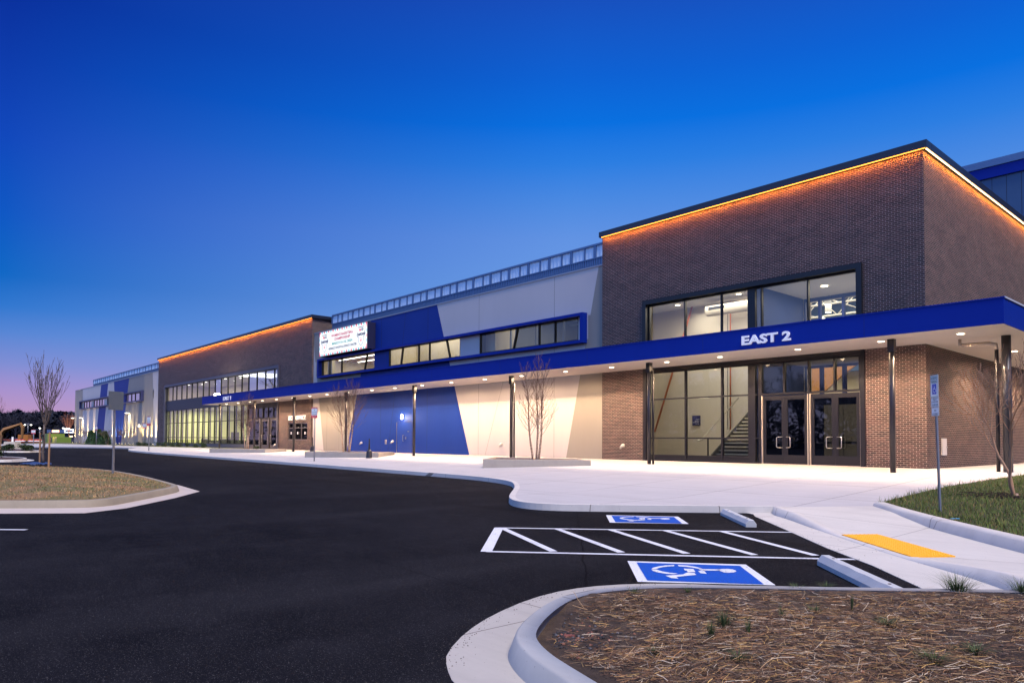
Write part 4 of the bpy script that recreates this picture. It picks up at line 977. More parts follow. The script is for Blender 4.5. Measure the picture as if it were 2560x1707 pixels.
room(-43.6, -34.7, YM+.3, 29.3, 5.9, 10.0, int_wall, int_floor, int_ceil, 'lrb'); area_light('room_light', (-39.2, 28.0, 9.8), 7, 1.6, 130, (1, .85, .58))
ceil_disc(-41.6, 28.0, 9.98, .12)
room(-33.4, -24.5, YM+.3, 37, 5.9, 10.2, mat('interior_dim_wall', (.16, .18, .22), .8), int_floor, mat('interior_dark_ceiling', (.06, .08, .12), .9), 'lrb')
bm = BM(); box(bm, -33.3, -32.4, 27.4, 29.0, 5.95, 10.1); box(bm, -26.4, -24.6, 29.5, 29.7, 5.95, 10.1); obj('interior_pier', bm, int_wall, bld)
bm = BM()
for x in (-32, -30, -28, -26): tube(bm, [(x, 27.6, 9.5), (x, 36.8, 9.5)], .06, 5)
for y in (28.5, 31.5, 34.5): tube(bm, [(-33, y, 9.3), (-25, y, 9.3)], .07, 5)
for x in (-31.6, -29.4, -27.2): box(bm, x-.05, x+.05, 27.9, 28.0, 5.95, 10.0)
obj('ceiling_services', bm, mat('services_grey', (.30, .34, .40), .6), bld)
for x, y in ((-31.2, 29.6), (-29.4, 30.3), (-27.5, 29.8), (-25.9, 31)): bm = BM(); tube(bm, [(x, y, 9.0), (x, y, 9.3)], [.10, .08], 10); obj('ceiling_lamp', bm, warm, bld)
area_light('room_light', (-29, 31, 9.6), 6, 5, 120, (1, .88, .68))
# roof screen of corrugated and translucent sheets
def screen(x0, x1, y, zb, z0, z1, zt, per, npost):
    fr = mat('screen_blue_frame', (.09, .17, .32), .5, .2, .1, 2); sh = mat('translucent_sheet', (.62, .78, .92), .45, 0, .05, 3)
    bm = BM(); x = x0; n = int((x1-x0)/.16)
    for i in range(n):
        a = x0+(x1-x0)*i/n; b_ = x0+(x1-x0)*(i+1)/n; box(bm, a, a+(b_-a)*.55, y-.03, y+.05, zb, z0)
    box(bm, x0, x1, y+.0, y+.06, zb, z0+.0); obj('corrugated_band', bm, fr, bld)
    bm = BM(); box(bm, x0-.02, x1, y-.06, y+.08, z1, zt); box(bm, x0, x1, y-.05, y+.075, z0, z0+.05)
    k = x0; posts = []
    while k < x1:
        posts.append(k); box(bm, k-.10, k+.10, y-.045, y+.07, z0+.05, z1); box(bm, k+per*.57-.055, k+per*.57+.055, y-.04, y+.065, z0+.05, z1); k += per
    obj('screen_frame', bm, fr, bld)
    for p in posts:
        for a, b_ in ((p+.10, p+per*.57-.055), (p+per*.57+.055, p+per-.10)):
            a = max(a, x0); b_ = min(b_, x1)
            if b_-a < .1: continue
            bm = BM(); m_ = max(2, int((b_-a)/.12))
            for i in range(m_+1):
                x = a+(b_-a)*i/m_; yy = y+.02+(.018 if i % 2 else -.018); v1 = bm.verts.new((x, yy, z0+.05)); v2 = bm.verts.new((x, yy, z1))
                if i: bm.faces.new((pv1, v1, v2, pv2))
                pv1, pv2 = v1, v2
            obj('screen_sheet', bm, sh, bld)
screen(-54.2, -23.26, 28.0, 10.30, 11.18, 11.86, 11.96, 1.72, 0)
obj('screen_return', B(-54.2, -54.1, 28.1, 40, 10.3, 11.94), MATS['screen_blue_frame'], bld)
obj('roof_beam', B(-62, -54.3, 29.8, 29.95, 11.8, 11.95), MATS['screen_blue_frame'], bld)
obj('roof_deck', B(-55, -23.3, 27.0, 60, 10.1, 10.2), capm, bld)
# service door with lamp
bm = BM(); box(bm, -42.16, -42.04, YM-.05, YM+.0, ZB+.01, 2.86); box(bm, -40.24, -40.12, YM-.05, YM, ZB+.01, 2.86); box(bm, -42.04, -40.24, YM-.048, YM, 2.76, 2.86); obj('door_frame', bm, mat('frame_blue', (.01, .03, .20), .5), bld)
dr = obj('service_door', B(-42.03, -40.25, YM-.035, YM+.01, ZB+.02, 2.75, .004), mat('door_blue', (.010, .04, .26), .4), bld)
tube_obj('handle', [(-41.2, YM-.04, 1.48), (-41.2, YM-.12, 1.48), (-41.2, YM-.12, 1.9), (-41.2, YM-.04, 1.9)], .02, chrome, dr)
obj('lock', B(-41.0, -40.9, YM-.06, YM-.036, 1.62, 1.78), chrome, dr); obj('sticker', B(-40.75, -40.55, YM-.04, YM-.036, 2.12, 2.18), chrome, dr)
obj('door_edge', B(-42.07, -42.045, YM-.07, YM-.03, ZB+.03, 2.78), chrome, dr)
t = thing('wall_lamp', (-41.3, YM-.12, 3.0), 'glowing white wall lamp above the blue service door', 'lamp')
bm = BM(); tube(bm, [(-41.3, YM-.14, 2.98), (-41.3, YM-.14, 3.08), (-41.3, YM-.14, 3.26), (-41.3, YM-.14, 3.34)], [.06, .08, .07, .03], 14); obj('globe', bm, em('lamp_globe', (1, .85, .6), 16), t)
obj('bracket', B(-41.36, -41.24, YM-.05, YM, 3.1, 3.3), dark, t); point_light('lamp_light', (-41.3, YM-.32, 3.05), 45, (1, .84, .6), .08)
# small fixtures on walls
def fixture(x, z, y, label, kind=0):
    t = thing('wall_fixture', (x, y, z), label, 'fixture')
    if kind == 0:
        bm = BM(); tube(bm, [(x, y, z), (x, y-.10, z-.02), (x-.03, y-.16, z-.10)], [.10, .08, .05], 12); obj('cover', bm, mat('fixture_white', (.7, .68, .64), .4), t); obj('spout', B(x-.07, x-.01, y-.20, y-.14, z-.16, z-.06), chrome, t)
    else:
        obj('cover', B(x-.09, x+.09, y-.04, y, z-.16, z+.16, .006), MATS['fixture_white'], t); obj('plate', B(x-.06, x+.06, y-.055, y-.04, z-.10, z+.12, .004), chrome, t)
fixture(-46.9, 1.35, YM, 'round white hose outlet low on the navy wall by the birch')
fixture(-43.55, 1.42, YM, 'square white outlet low on the navy wall left of the service door', 1)
fixture(-42.6, 1.46, YM, 'small round white outlet beside the service door')
fixture(-31.0, 1.35, YM, 'round grey outlet low on the white wall left of the column')
fixture(-21.9, 1.35, F0, 'white outlet low on the brick beside the entrance glass')
fixture(-62.0, 1.1, F0, 'white hose outlet by the far entrance doors')
x_, z_ = -8.67, 1.45
t = thing('wall_box', (XB1, 28.1, 1.2), 'white rectangular outlet box low on the right brick wall', 'fixture')
obj('cover', B(XB1, XB1+.05, 28.0, 28.42, 1.12, 1.72, .006), mat('box_white', (.78, .74, .7), .5), t); obj('latch', B(XB1+.05, XB1+.07, 28.36, 28.42, 1.38, 1.44), chrome, t)
# ---- box office brick block
XL0, XL1 = -98.75, -55.0
bm = BM(); grid_wall(bm, XL0, XL1, ZB, 11.65, [(-95.6, -61.55, ZB, 8.15), (-59.46, -55.70, 1.50, 3.0)], F0, F0+.3); obj('brick_front_wall', bm, brick, bld)
obj('brick_return_wall', B(XL1-.3, XL1, F0+.3, 40, 10.25, 11.65), brick, bld); obj('flat_roof', B(XL0, XL1-.35, F0+.35, 44, 11.2, 11.35), capm, bld)
cap(XL0, XL1, F0, 11.655, None); obj('parapet_cap', B(XL1-.34, XL1+.16, F0+.345, 40, 11.656, 11.92), capm, bld)
led_strip(XL0, XL1, 11.65, 12)
obj('control_joint', B(-60.2, -60.16, F0-.002, F0+.05, ZB, 4.9), MATS['sealant'], bld)
surround('window_surround', -95.75, -61.40, ZB, 8.25, .28, F0-.10, F0+.34, mat('surround_grey', (.10, .10, .13), .45, .4), ('t', 'l', 'r'))
ulm = [-94.52+1.9*k for k in range(1, 18)]
dark_x = lambda x, z: glass_mirror if x > -68.9 or (-78.4 < x < -76.4) else glass
curtain('window', -95.47, -61.68, 6.2, 7.97, F0+.1, [-93.0, -91.5, -89.55, -87.67, -85.83, -83.96, -81.98, -80.1, -78.24, -76.4, -74.44, -72.5, -70.64, -68.9, -66.85, -64.83, -62.81], [], .06, gm=dark_x)
obj('spandrel_panel', B(-95.47, -61.68, F0+.10, F0+.3, 5.05, 6.2), mat('spandrel_dark', (.03, .03, .045), .5, 0, .1), bld)
obj('spandrel_panel', B(-68.9, -61.68, F0+.085, F0+.31, 4.55, 5.05), MATS['spandrel_dark'], bld)
lm = [-94.4, -92.67, -91.2, -89.54, -87.75, -85.62, -83.76, -81.96, -80.06, -78.21, -76.61, -74.43, -72.48, -70.61]
curtain('storefront_window', -95.47, -68.95, ZB+.35, 5.05, F0+.1, lm, [3.45, 1.72], .07)
obj('base_panel', B(-95.47, -68.95, F0+.10, F0+.3, ZB, ZB+.35), mat('base_grey', (.10, .10, .12), .5), bld)
curtain('transom_window', -68.93, -61.68, 3.5, 4.55, F0+.1, [-67.7, -66.5, -65.3, -64.1, -62.9], [], .07, gm=glass_dark, fm=dark)
dgrey = mat('door_frame_grey', (.12, .11, .12), .4, .5)
xs_ = [-68.75, -67.2, -65.65, -65.1, -63.55, -63.45, -61.75]
for a, b_, s in ((-68.7, -67.3, 1), (-67.28, -65.9, 1), (-65.4, -64.0, 1), (-63.4, -61.95, 1)): door(a, b_, -s, F0+.1, ZB+.01, 3.45, dgrey, glass_dark, .26, 1.65, .6)
for x in (-68.85, -65.65, -63.7, -61.82): obj('door_mullion', B(x-.10, x+.10, F0+.02, F0+.24, ZB, 3.52), dgrey, bld)
# fins standing inside the glazing
bm = BM()
for x in lm: box(bm, x-.0, x+.10, F0+.27, F0+.38, ZB, 5.0)
obj('interior_fin', bm, mat('fin_dark', (.035, .03, .035), .6), bld)
room(-95.8, -69.1, F0+.4, 36, ZB+.001, 5.3, int_green, int_floor, int_ceil, 'lrb')
room(-69.0, -61.5, F0+.4, 31, ZB+.001, 5.3, mat('lobby_dark', (.10, .08, .07), .7), int_floor, mat('lobby_ceiling', (.12, .10, .09), .8), 'lrb')
room(-95.8, -61.5, F0+.4, 33, 5.5, 8.3, int_wall, int_floor, int_ceil, 'lrb')
for x in (-92, -86, -80, -73.5): area_light('room_light', (x, 30.5, 5.2), 5, 4, 420, (1, .93, .60))
for x in (-90, -80, -70): area_light('room_light', (x, 29.5, 8.2), 6, 3, 210, (1, .86, .66))
area_light('lobby_light', (-65.2, 29, 5.2), 4, 2, 18, (1, .75, .5))
for k in range(12): ceil_disc(-93+k*2.1, 28.6+(k % 3)*.9, 8.28, .12, cool)
for k in range(9): obj('linear_lamp', B(-74.6+.7*k, -74.5+.7*k, 27.6, 31.5, 8.15, 8.2), cool, bld) if k < 8 else None
scrn = thing('wall_screen', (-88.9, 35.8, 3), 'lit television screen on the olive wall inside', 'screen'); obj('display', B(-90.6, -87.0, 35.7, 35.8, 2.7, 4.0), em('screen_glow', (.55, .75, 1), 1.6), scrn); obj('bezel', B(-90.7, -86.9, 35.805, 35.85, 2.6, 4.1), black, scrn)
bm = BM()
for k in range(14):
    x = -94+k*1.75+random.uniform(-.3, .3); hgt = random.uniform(.5, .95) if k not in (6, 9) else 1.7
    box(bm, x, x+random.uniform(.5, 1.1), 30.5, 31.2, ZB, ZB+hgt)
obj('lobby_furniture', bm, mat('furniture_dark', (.03, .03, .035), .6), bld)
# ticket windows
curtain('ticket_window', -59.46, -55.70, 1.50, 3.0, F0+.06, [-58.2, -56.95], [2.55], .09, .12, gm=glass_dark, fm=dgrey)
room(-60, -55.2, F0+.4, 30, 1.2, 3.4, MATS['lobby_dark'], int_floor, MATS['lobby_ceiling'], 'lrb'); area_light('booth_light', (-57.6, 28.5, 3.3), 3, 1.5, 10, (1, .8, .6))
for x in (-58.9, -57.6, -56.2):
    bm = BM(); disc(bm, (x, 27.3), .05, 2.62, 10, .03); obj('booth_lamp', bm, warm, bld)
    obj('ticket_notice', B(x-.10, x+.10, F0+.05, F0+.056, 2.0, 2.22), mat('notice_white', (.8, .8, .8), .5), bld)
# ---- far wing
YF = 26.75
XW0, XW1 = -152.0, XL0
def xl(a, b_, z): return b_[0]+(a[0]-b_[0])*(z-ZB)/(ZT-ZB)
fb = [((XW0, ZT), (XW0, ZB)), ((-145.5, ZT), (-144.6, ZB)), ((-131.4, ZT), (-134.7, ZB)), ((-126.6, ZT), (-129.4, ZB)), ((-122.85, ZT), (-120.7, ZB)), ((-113.8, ZT), (-117.8, ZB)), ((-101.9, ZT), (-100.6, ZB)), ((XW1, ZT), (XW1, ZB))]
fm_ = [beige, white, navy, white, navy, beige, white]
FZ0, FZ1 = 6.85, 8.0
for k in range(7):
    a, b_ = fb[k], fb[k+1]; bm = BM()
    prism_xz(bm, [(xl(*a, FZ1), FZ1), (xl(*b_, FZ1), FZ1), (b_[0][0], ZT), (a[0][0], ZT)], YF, YF+.2)
    prism_xz(bm, [(a[1][0], ZB), (b_[1][0], ZB), (xl(*b_, FZ0), FZ0), (xl(*a, FZ0), FZ0)], YF, YF+.2)
    if k in (0, 6): prism_xz(bm, [(xl(*a, FZ0), FZ0), (xl(*b_, FZ0), FZ0), (xl(*b_, FZ1), FZ1), (xl(*a, FZ1), FZ1)], YF, YF+.2)
    if k == 1: box(bm, xl(*a, 7.4), -146.2+.0, YF, YF+.2, FZ0, FZ1) if False else None
    obj('wall_panel', bm, fm_[k], bld)
obj('wall_panel', B(-106.2, -101.2, YF, YF+.198, FZ0, FZ1), beige, bld); obj('wall_panel', B(-145.1, -144.4, YF, YF+.198, FZ0, FZ1), white, bld)
obj('end_wall', B(XW0, XW0+.2, YF+.2, 60, ZB, ZT), beige, bld)
obj('parapet_flashing', B(XW0, XW1, YF-.04, YF+.3, ZT, ZT+.07), MATS['flashing_grey'], bld)
ribbon(-146.5, -106.0, 6.68, 8.18, 26.4, YF+.1, .22, mat('ribbon_dark', (.04, .05, .14), .45, .2))
def wc(x, z): return glass_mirror
curtain('window', -144.4, -106.2, FZ0, FZ1, YF+.02, [-142.4, -140.2, -138.4, -136.6, -134.6, -132.6, -130.9, -129.0, -127.0, -125, -123, -121, -119, -116.6, -114.7, -112.6, -110.6, -108.2], [], .09, gm=wc)
for a, b_, m_ in ((-138.4, -136.6, white), (-129, -127, white), (-117.7, -115.6, navy)): obj('infill_panel', B(a, b_, YF+.0, YF+.14, FZ0+.02, FZ1-.02), m_, bld)
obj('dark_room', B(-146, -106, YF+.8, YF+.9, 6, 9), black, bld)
screen(-142.5, XW1, 27.8, 10.30, 11.05, 11.75, 11.85, 3.0, 0)
# uplights washing the far wing
def uplight(x, y, i):
    t = thing('ground_uplight', (x, y, ZB), UPL[i], 'uplight', 'uplights along the far wall')
    bm = BM(); tube(bm, [(x, y, ZB), (x, y, ZB+.14)], [.07, .09], 10); obj('housing', bm, dark, t); bm = BM(); disc(bm, (x, y), .075, ZB+.141, 12, .004); obj('lens', bm, em('uplight_lens', (1, .85, .5), 20), t)
    spot_light('uplight_beam', (x, y, ZB+.17), (0, .13, 1), 5500, (1, .74, .34), 32, .9, .04)
ux = [-151.2, -147.5, -145.5, -140.7, -135.9, -123.0, -120.8, -118.9, -117.2, -115.4, -113.4, -111.4, -109.5, -105.9, -103.8, -101.8, -99.8]
UPL = ['uplight at the far left corner of the wing', 'second uplight from the far left corner', 'uplight beside the second at the far left', 'uplight behind the far leafless tree', 'uplight left of the round evergreens',
       'uplight just right of the evergreens', 'uplight left of the navy stripe foot', 'uplight under the right navy stripe', 'uplight right of the navy stripe', 'uplight left of the near leafless wall tree',
       'uplight behind the near leafless wall tree', 'uplight right of the near leafless wall tree', 'uplight midway to the buttress', 'uplight just right of the grey buttress', 'third uplight from the brick block', 'second uplight from the brick block', 'uplight at the foot of the white stripe by the brick']
for i, x in enumerate(ux): uplight(x, YF-.36, i)
for x, lab, zz in ((-145.0, 'bright wall pack lamp above the far leafless tree', 5.15), (-113.2, 'bright wall pack lamp above the near leafless wall tree', 5.2), (-152.2, 'lamp head on the outer corner of the wing', 5.25)):
    t = thing('wall_pack', (x, YF-.2, zz), lab, 'lamp', 'wall packs on the far wing'); obj('housing', B(x-.35, x+.35, YF-.55, YF-.02, zz+.03, zz+.16, .02), mat('wallpack_grey', (.4, .4, .42), .5), t)
    obj('lens', B(x-.3, x+.3, YF-.5, YF-.12, zz, zz+.025), em('wallpack_glow', (1, .88, .6), 12 if x > -150 else 3), t)
    if x > -150: spot_light('wall_pack_light', (x, YF-.35, zz-.03), (0, .25, -1), 1000, (1, .82, .5), 110, .7)
bm = BM(); box(bm, -107.3, -106.3, YF-.55, YF-.0, ZB, 3.15, .02); t = obj('wall_buttress', bm, beige, bld)
t = thing('bollard_lamp', (-106.8, YF-.3, 3.15), 'small glowing lamp on the grey buttress', 'lamp'); bm = BM(); tube(bm, [(-106.8, YF-.3, 3.15), (-106.8, YF-.3, 3.3), (-106.8, YF-.3, 3.5)], [.14, .12, .04], 10); obj('globe', bm, em('buttress_globe', (1, .85, .6), 9), t); obj('base', B(-106.95, -106.65, YF-.4, YF-.2, 3.15, 3.17), dark, t)
# ---- canopy
YC = 23.58; XC0, XC1 = -72.54, -5.69; ZS, ZFT = 4.93, 5.66
can = obj('canopy_roof', B(XC0+.02, XC1-.02, YC+.02, F0-.005, 5.02, 5.5), capm, bld)
obj('canopy_roof', B(XB1+.005, XC1-.02, F0, 75, 5.02, 5.5), capm, bld)
bm = BM(); box(bm, XC0, XC1-.03, YC, YC+.03, ZS, ZFT); box(bm, XC0, XC0+.03, YC+.03, F0-.01, ZS, ZFT); obj('fascia', bm, blue_metal, bld)
obj('fascia', B(XC1-.03, XC1, YC, 75, ZS, ZFT), blue_metal, bld)
obj('fascia_trim', B(XC0-.03, XC1+.015, YC-.03, YC+.06, ZFT, ZFT+.035), blue_metal, bld)
obj('fascia_trim', B(XC1-.06, XC1+.03, YC+.07, 75, ZFT, ZFT+.05), mat('trim_pale', (.6, .62, .7), .4, .2), bld)
for x in range(-70, -8, 6): obj('fascia_joint', B(x+.5-.006, x+.5+.006, YC-.0025, YC+.01, ZS+.01, ZFT-.01), mat('fascia_line', (.003, .008, .10), .7), bld)
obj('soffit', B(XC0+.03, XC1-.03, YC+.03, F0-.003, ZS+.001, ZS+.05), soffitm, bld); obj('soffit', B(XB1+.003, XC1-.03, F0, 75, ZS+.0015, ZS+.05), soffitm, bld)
dx = [-9.49, -12.37, -15.58, -18.14, -21.2, -24.12, -27.3, -30.32, -33.4, -36.4, -39.5, -42.4, -45.7, -48.9, -51.75, -54.8, -58.0, -60.95, -63.8, -66.6, -69.6]
WARM = (1, .67, .40)
def downlight(x, y, e=1150, size=112):
    bm = BM(); disc(bm, (x, y), .095, ZS-.013, 18, .012); obj('downlight', bm, warm, bld)
    for k in (-1.0, 0, 1.0): spot_light('downlight_and_added_beam', (x+(k if x < -8 else 0), y+(0 if x < -8 else k), ZS-.02), (0, .16, -1) if x < -8 else (-.16, 0, -1), e/3*.93, WARM, size-6, .12, .05)  # outer two beams have no fixture; added to level the wall's light edge
    spot_light('downlight_spill', (x, y, ZS-.03), (0, 0, -1), 270, WARM, 170, .3, .08)
for x in dx: downlight(x, 24.9)
for x, y in ((-7.15, 24.9), (-7.16, 31.0), (-7.16, 37), (-7.16, 43)): downlight(x, y)
# soft bounce from the pale paving keeps the soffit glowing; columns
for i, x in enumerate([-9.05, -18.84, -27.75, -36.79, -45.4, -53.9, -61.9, -70.47]):
    t = BM(); y = 24.6; tube(t, [(x, y, T(x, y)+.15), (x, y, ZS)], .085, 16)
    o = obj('column', t, steelgrey, bld)
    for d in (-.13, .13): pass
    obj('column_collar', B(x-.10, x+.10, y-.10, y+.10, ZS-.42, ZS-.002), black, o)
    bm = BM(); tube(bm, [(x+.17, y+.05, T(x, y)+.15), (x+.17, y+.05, ZS-.35)], .045, 8); obj('downspout', bm, dark, o) if i in (1, 2) else bm.free()
x, y = -6.30, 26.3
bm = BM(); tube(bm, [(x, y, .62), (x, y, ZS)], .13, 16); o = obj('column', bm, steelgrey, bld)
bm = BM(); tube(bm, [(x-.26, y, .62), (x-.26, y, ZS-.42)], .055, 10); obj('downspout', bm, dark, o)
bm = BM(); tube(bm, [(x-.26, y, ZS-.42), (x-.29, y-.0, ZS-.25), (x-.45, y-.02, ZS-.2), (x-1.2, y-.1, ZS-.2)], .06, 10); obj('drain_elbow', bm, mat('pipe_pale', (.45, .38, .32), .5), o)
obj('column_base', B(x-.42, x+.2, y-.18, y+.18, .60, .645), black, o)
for dx_, s in ((0, 1),): pass
bm = BM(); tube(bm, [(x-1.25, y-.1, ZS-.2), (x-1.25, y-.1, ZS-.002)], .05, 8); obj('pipe_drop', bm, MATS['pipe_pale'], o)
# added lamp for a mirrored lot lamp: floodlight at the canopy's far end
t = thing('reflection_lamp', (-73.0, 25.5, 5.75), 'added twin floodlight at the far end of the blue canopy', 'reflection_lamp')
for k, x in enumerate((-73.5, -72.7)): bm = BM(); tube(bm, [(x, 25.3, 5.95), (x, 25.12, 5.93)], [.16, .22], 12); obj('lamp_head', bm, em('reflection_glow', (1, .86, .66), 60), t)
obj('bracket', B(-73.6, -72.6, 25.35, 25.5, 5.66, 5.85), dark, t); point_light('reflection_light', (-73.1, 24.8, 5.9), 260, (1, .86, .62), .1)
# ---- rear hall seen above on the right
YR = 45.0
obj('rear_hall_wall', B(-26, 20, YR, YR+.3, 6, 16.02), mat('rear_blue_panel', (.035, .09, .19), .5, 0, .12, .8), bld)
obj('rear_fascia', B(-26, 20, YR-.12, YR+.4, 16.02, 16.62), blue_metal, bld); obj('rear_coping', B(-26, 20, YR-.18, YR+.5, 16.62, 17.0), MATS['screen_blue_frame'], bld)
for k in range(14): obj('rear_panel_joint', B(-14.0+k*.67, -13.98+k*.67, YR-.004, YR+.02, 6, 16), joint, bld)
# ---- lettering and the big screen
def letters(txt, x0, x1, z0, z1, y, name, label, m_, d=.06, bold=.02):
    bm = BM(); text_at(bm, txt, 1, MF((x0+x1)/2, y-d/2, (z0+z1)/2), d, bold, 'CENTER', fit=(x1-x0, z1-z0)); return tag(obj(name, bm, m_), label, 'sign')
letters('EAST 2', -13.83, -11.95, 5.09, 5.43, YC-.005, 'entrance_lettering', 'white EAST 2 letters on the near end of the blue canopy fascia', white_letter, .05, .035)
letters('EAST 1', -66.7, -64.8, 5.10, 5.45, YC-.005, 'entrance_lettering', 'white EAST 1 letters on the far end of the blue canopy fascia', white_letter, .05, .03)
letters('BOX OFFICE', -59.24, -55.93, 3.22, 3.60, F0-.005, 'box_office_lettering', 'white BOX OFFICE letters on brick above the ticket windows', white_letter_lit, .06, .03)
sx0, sx1, sz0, sz1, sy_ = -52.55, -45.15, 8.18, 10.07, 26.05
ds = thing('digital_billboard', ((sx0+sx1)/2, 26.4, sz0), 'bright digital screen announcing the March basketball championship above the ribbon windows', 'digital sign')
obj('cabinet', B(sx0-.02, sx1+.02, sy_+.012, YM-.005, sz0-.02, sz1+.02), mat('cabinet_dark', (.01, .012, .05), .5), ds)
ew = em('screen_white', (.93, .97, 1), 1.15); er = em('screen_red', (.85, .05, .16), 1.0); ec = em('screen_cyan', (.12, .62, .80), 1.0); en = em('screen_navy', (.015, .03, .16), .8); et = em('screen_teal', (.02, .42, .42), .8); ep = em('screen_rose', (.65, .02, .12), .8)
scr = obj('display', B(sx0, sx1, sy_, sy_+.01, sz0, sz1), ew, ds)
bm = BM(); n = 41; n2 = 9
def strip_cells(P0, P1, wvec, cnt):
    a = [bm.verts.new(P0.lerp(P1, i/cnt)) for i in range(cnt+1)]; b_ = [bm.verts.new(P0.lerp(P1, i/cnt)+wvec) for i in range(cnt+1)]
    for i in range(cnt):
        f = bm.faces.new((a[i], a[i+1], b_[i+1], b_[i])); f.material_index = (0, 2, 1, 2)[i % 4]
yy_ = sy_-.006
strip_cells(Vector((sx0, yy_, sz0)), Vector((sx1, yy_, sz0)), Vector((0, 0, .14)), n); strip_cells(Vector((sx0, yy_, sz1-.14)), Vector((sx1, yy_, sz1-.14)), Vector((0, 0, .14)), n)
strip_cells(Vector((sx0, yy_, sz0+.14)), Vector((sx0, yy_, sz1-.14)), Vector((.07, 0, 0)), n2); strip_cells(Vector((sx1-.07, yy_, sz0+.14)), Vector((sx1-.07, yy_, sz1-.14)), Vector((.07, 0, 0)), n2)
bmesh.ops.remove_doubles(bm, verts=bm.verts, dist=.003)
obj('marquee_border', bm, [er, ec, ew], scr)
def wr(txt, xc, zc, w_, h_, m_, b=.03): bm = BM(); text_at(bm, txt, 1, MF(xc, sy_-.006, zc), .004, b, fit=(w_, h_)); obj('writing', bm, m_, scr)
xm = (sx0+sx1)/2
wr("WOMEN'S BASKETBALL", xm, 9.62, 3.5, .22, ep); wr('CHAMPIONSHIP', xm, 9.32, 2.5, .22, ep); wr('MARCH 6-10, 2024', xm, 8.98, 3.2, .24, et); wr('HENRICO SPORTS & EVENTS CENTER', xm+.05, 8.64, 4.4, .18, en)
for xs_ in (sx0+.85, sx1-.85):
    bm = BM()
    box(bm, xs_-.45, xs_+.40, sy_-.006, sy_-.001, 9.78, 9.83)
    text_at(bm, '10', 1, MF(xs_+.17, sy_-.006, 9.62), .004, .04, fit=(.36, .22)); text_at(bm, 'CHAMPIONSHIP', 1, MF(xs_, sy_-.006, 9.27), .004, .05, fit=(1.25, .2))
    box(bm, xs_-.62, xs_-.42, sy_-.006, sy_-.001, 9.42, 9.45); box(bm, xs_+.42, xs_+.62, sy_-.006, sy_-.001, 9.42, 9.45); box(bm, xs_-.62, xs_-.36, sy_-.006, sy_-.001, 9.10, 9.13); box(bm, xs_+.36, xs_+.62, sy_-.006, sy_-.001, 9.10, 9.13)
    P = [(-.36, 9.13), (-.36, 8.80), (-.25, 8.62), (0, 8.42), (.25, 8.62), (.36, 8.80), (.36, 9.13)]
    for (a, az), (b_, bz) in zip(P, P[1:]):
        d = Vector((b_-a, bz-az)).normalized()*.016; prism_xz(bm, [(xs_+a-d.y, az+d.x), (xs_+a+d.y, az-d.x), (xs_+b_+d.y, bz-d.x), (xs_+b_-d.y, bz+d.x)], sy_-.0065, sy_-.001)
    obj('crest', bm, en, scr)
    bm = BM(); text_at(bm, 'A', 1, MF(xs_-.16, sy_-.006, 9.62), .004, .05, fit=(.34, .24)); text_at(bm, 'W', 1, MF(xs_, sy_-.006, 8.82), .004, .03, fit=(.28, .2)); box(bm, xs_-.22, xs_+.22, sy_-.006, sy_-.001, 9.0, 9.03); obj('crest_letter', bm, er, scr)
area_light('billboard_glow', (xm, sy_-.05, 9.1), 7, 1.7, 60, (.85, .92, 1), (math.radians(-90), 0, 0))
# ================================================================== PLANTERS, TREES, SIGNS
def quad_planter(FL, FR, BR, BL, h0, h1, label):
    """concrete planter: outer quad, 0.15 m wall, soil inside"""
    pts = [FL, FR, BR, BL]
    a = sum(pts[i][0]*pts[(i+1) % 4][1]-pts[(i+1) % 4][0]*pts[i][1] for i in range(4))
    if a < 0: pts = pts[::-1]
    c = (sum(p[0] for p in pts)/4, sum(p[1] for p in pts)/4); zb = min(T(*p) for p in pts)+.12
    t = thing('planter', (c[0], c[1], zb), label, 'planter', 'raised concrete planters on the plaza')
    inn = offs(pts, .17, True); zt = T(*c)+h1
    bm = BM()
    o = [[bm.verts.new((x, y, z)) for x, y in P] for P, z in ((pts, zb), (pts, zt-.015), (offs(pts, .015, True), zt), (offs(pts, .155, True), zt), (inn, zt-.015), (inn, zb))]
    for k in range(5):
        for i in range(4): bm.faces.new((o[k][i], o[k][(i+1) % 4], o[k+1][(i+1) % 4], o[k+1][i]))
    obj('planter_wall', bm, planterm, t)
    bm = BM(); prism_xy(bm, offs(pts, .165, True), zb, zt-.05); obj('soil', bm, mulch, t); return c, zt-.05
def Gq(pts, h): return [G(u, v, h) for u, v in pts]
h = .42
P3 = Gq([(1207.4, 1153.7), (1477, 1147.6), (1454.7, 1140.8), (1233.7, 1140.8)], h)
P2 = Gq([(761.9, 1132.4), (946.2, 1131.8), (986.4, 1125.6)], h); P2.append((P2[0][0]+P2[2][0]-P2[1][0], P2[0][1]+P2[2][1]-P2[1][1]))
P1 = Gq([(523.3, 1123.2), (662.6, 1122.4), (716.5, 1119.8)], h); P1.append((P1[0][0]+P1[2][0]-P1[1][0], P1[0][1]+P1[2][1]-P1[1][1]))
print('planters', P1, P2, P3)
c3, zs3 = quad_planter(*P3, 0, .41, 'nearest low concrete planter, holding the three stemmed birch')
c2, zs2 = quad_planter(*P2, 0, .42, 'middle low concrete planter in front of the navy wall')
c1, zs1 = quad_planter(*P1, 0, .42, 'farthest low concrete planter by the glazed doors')
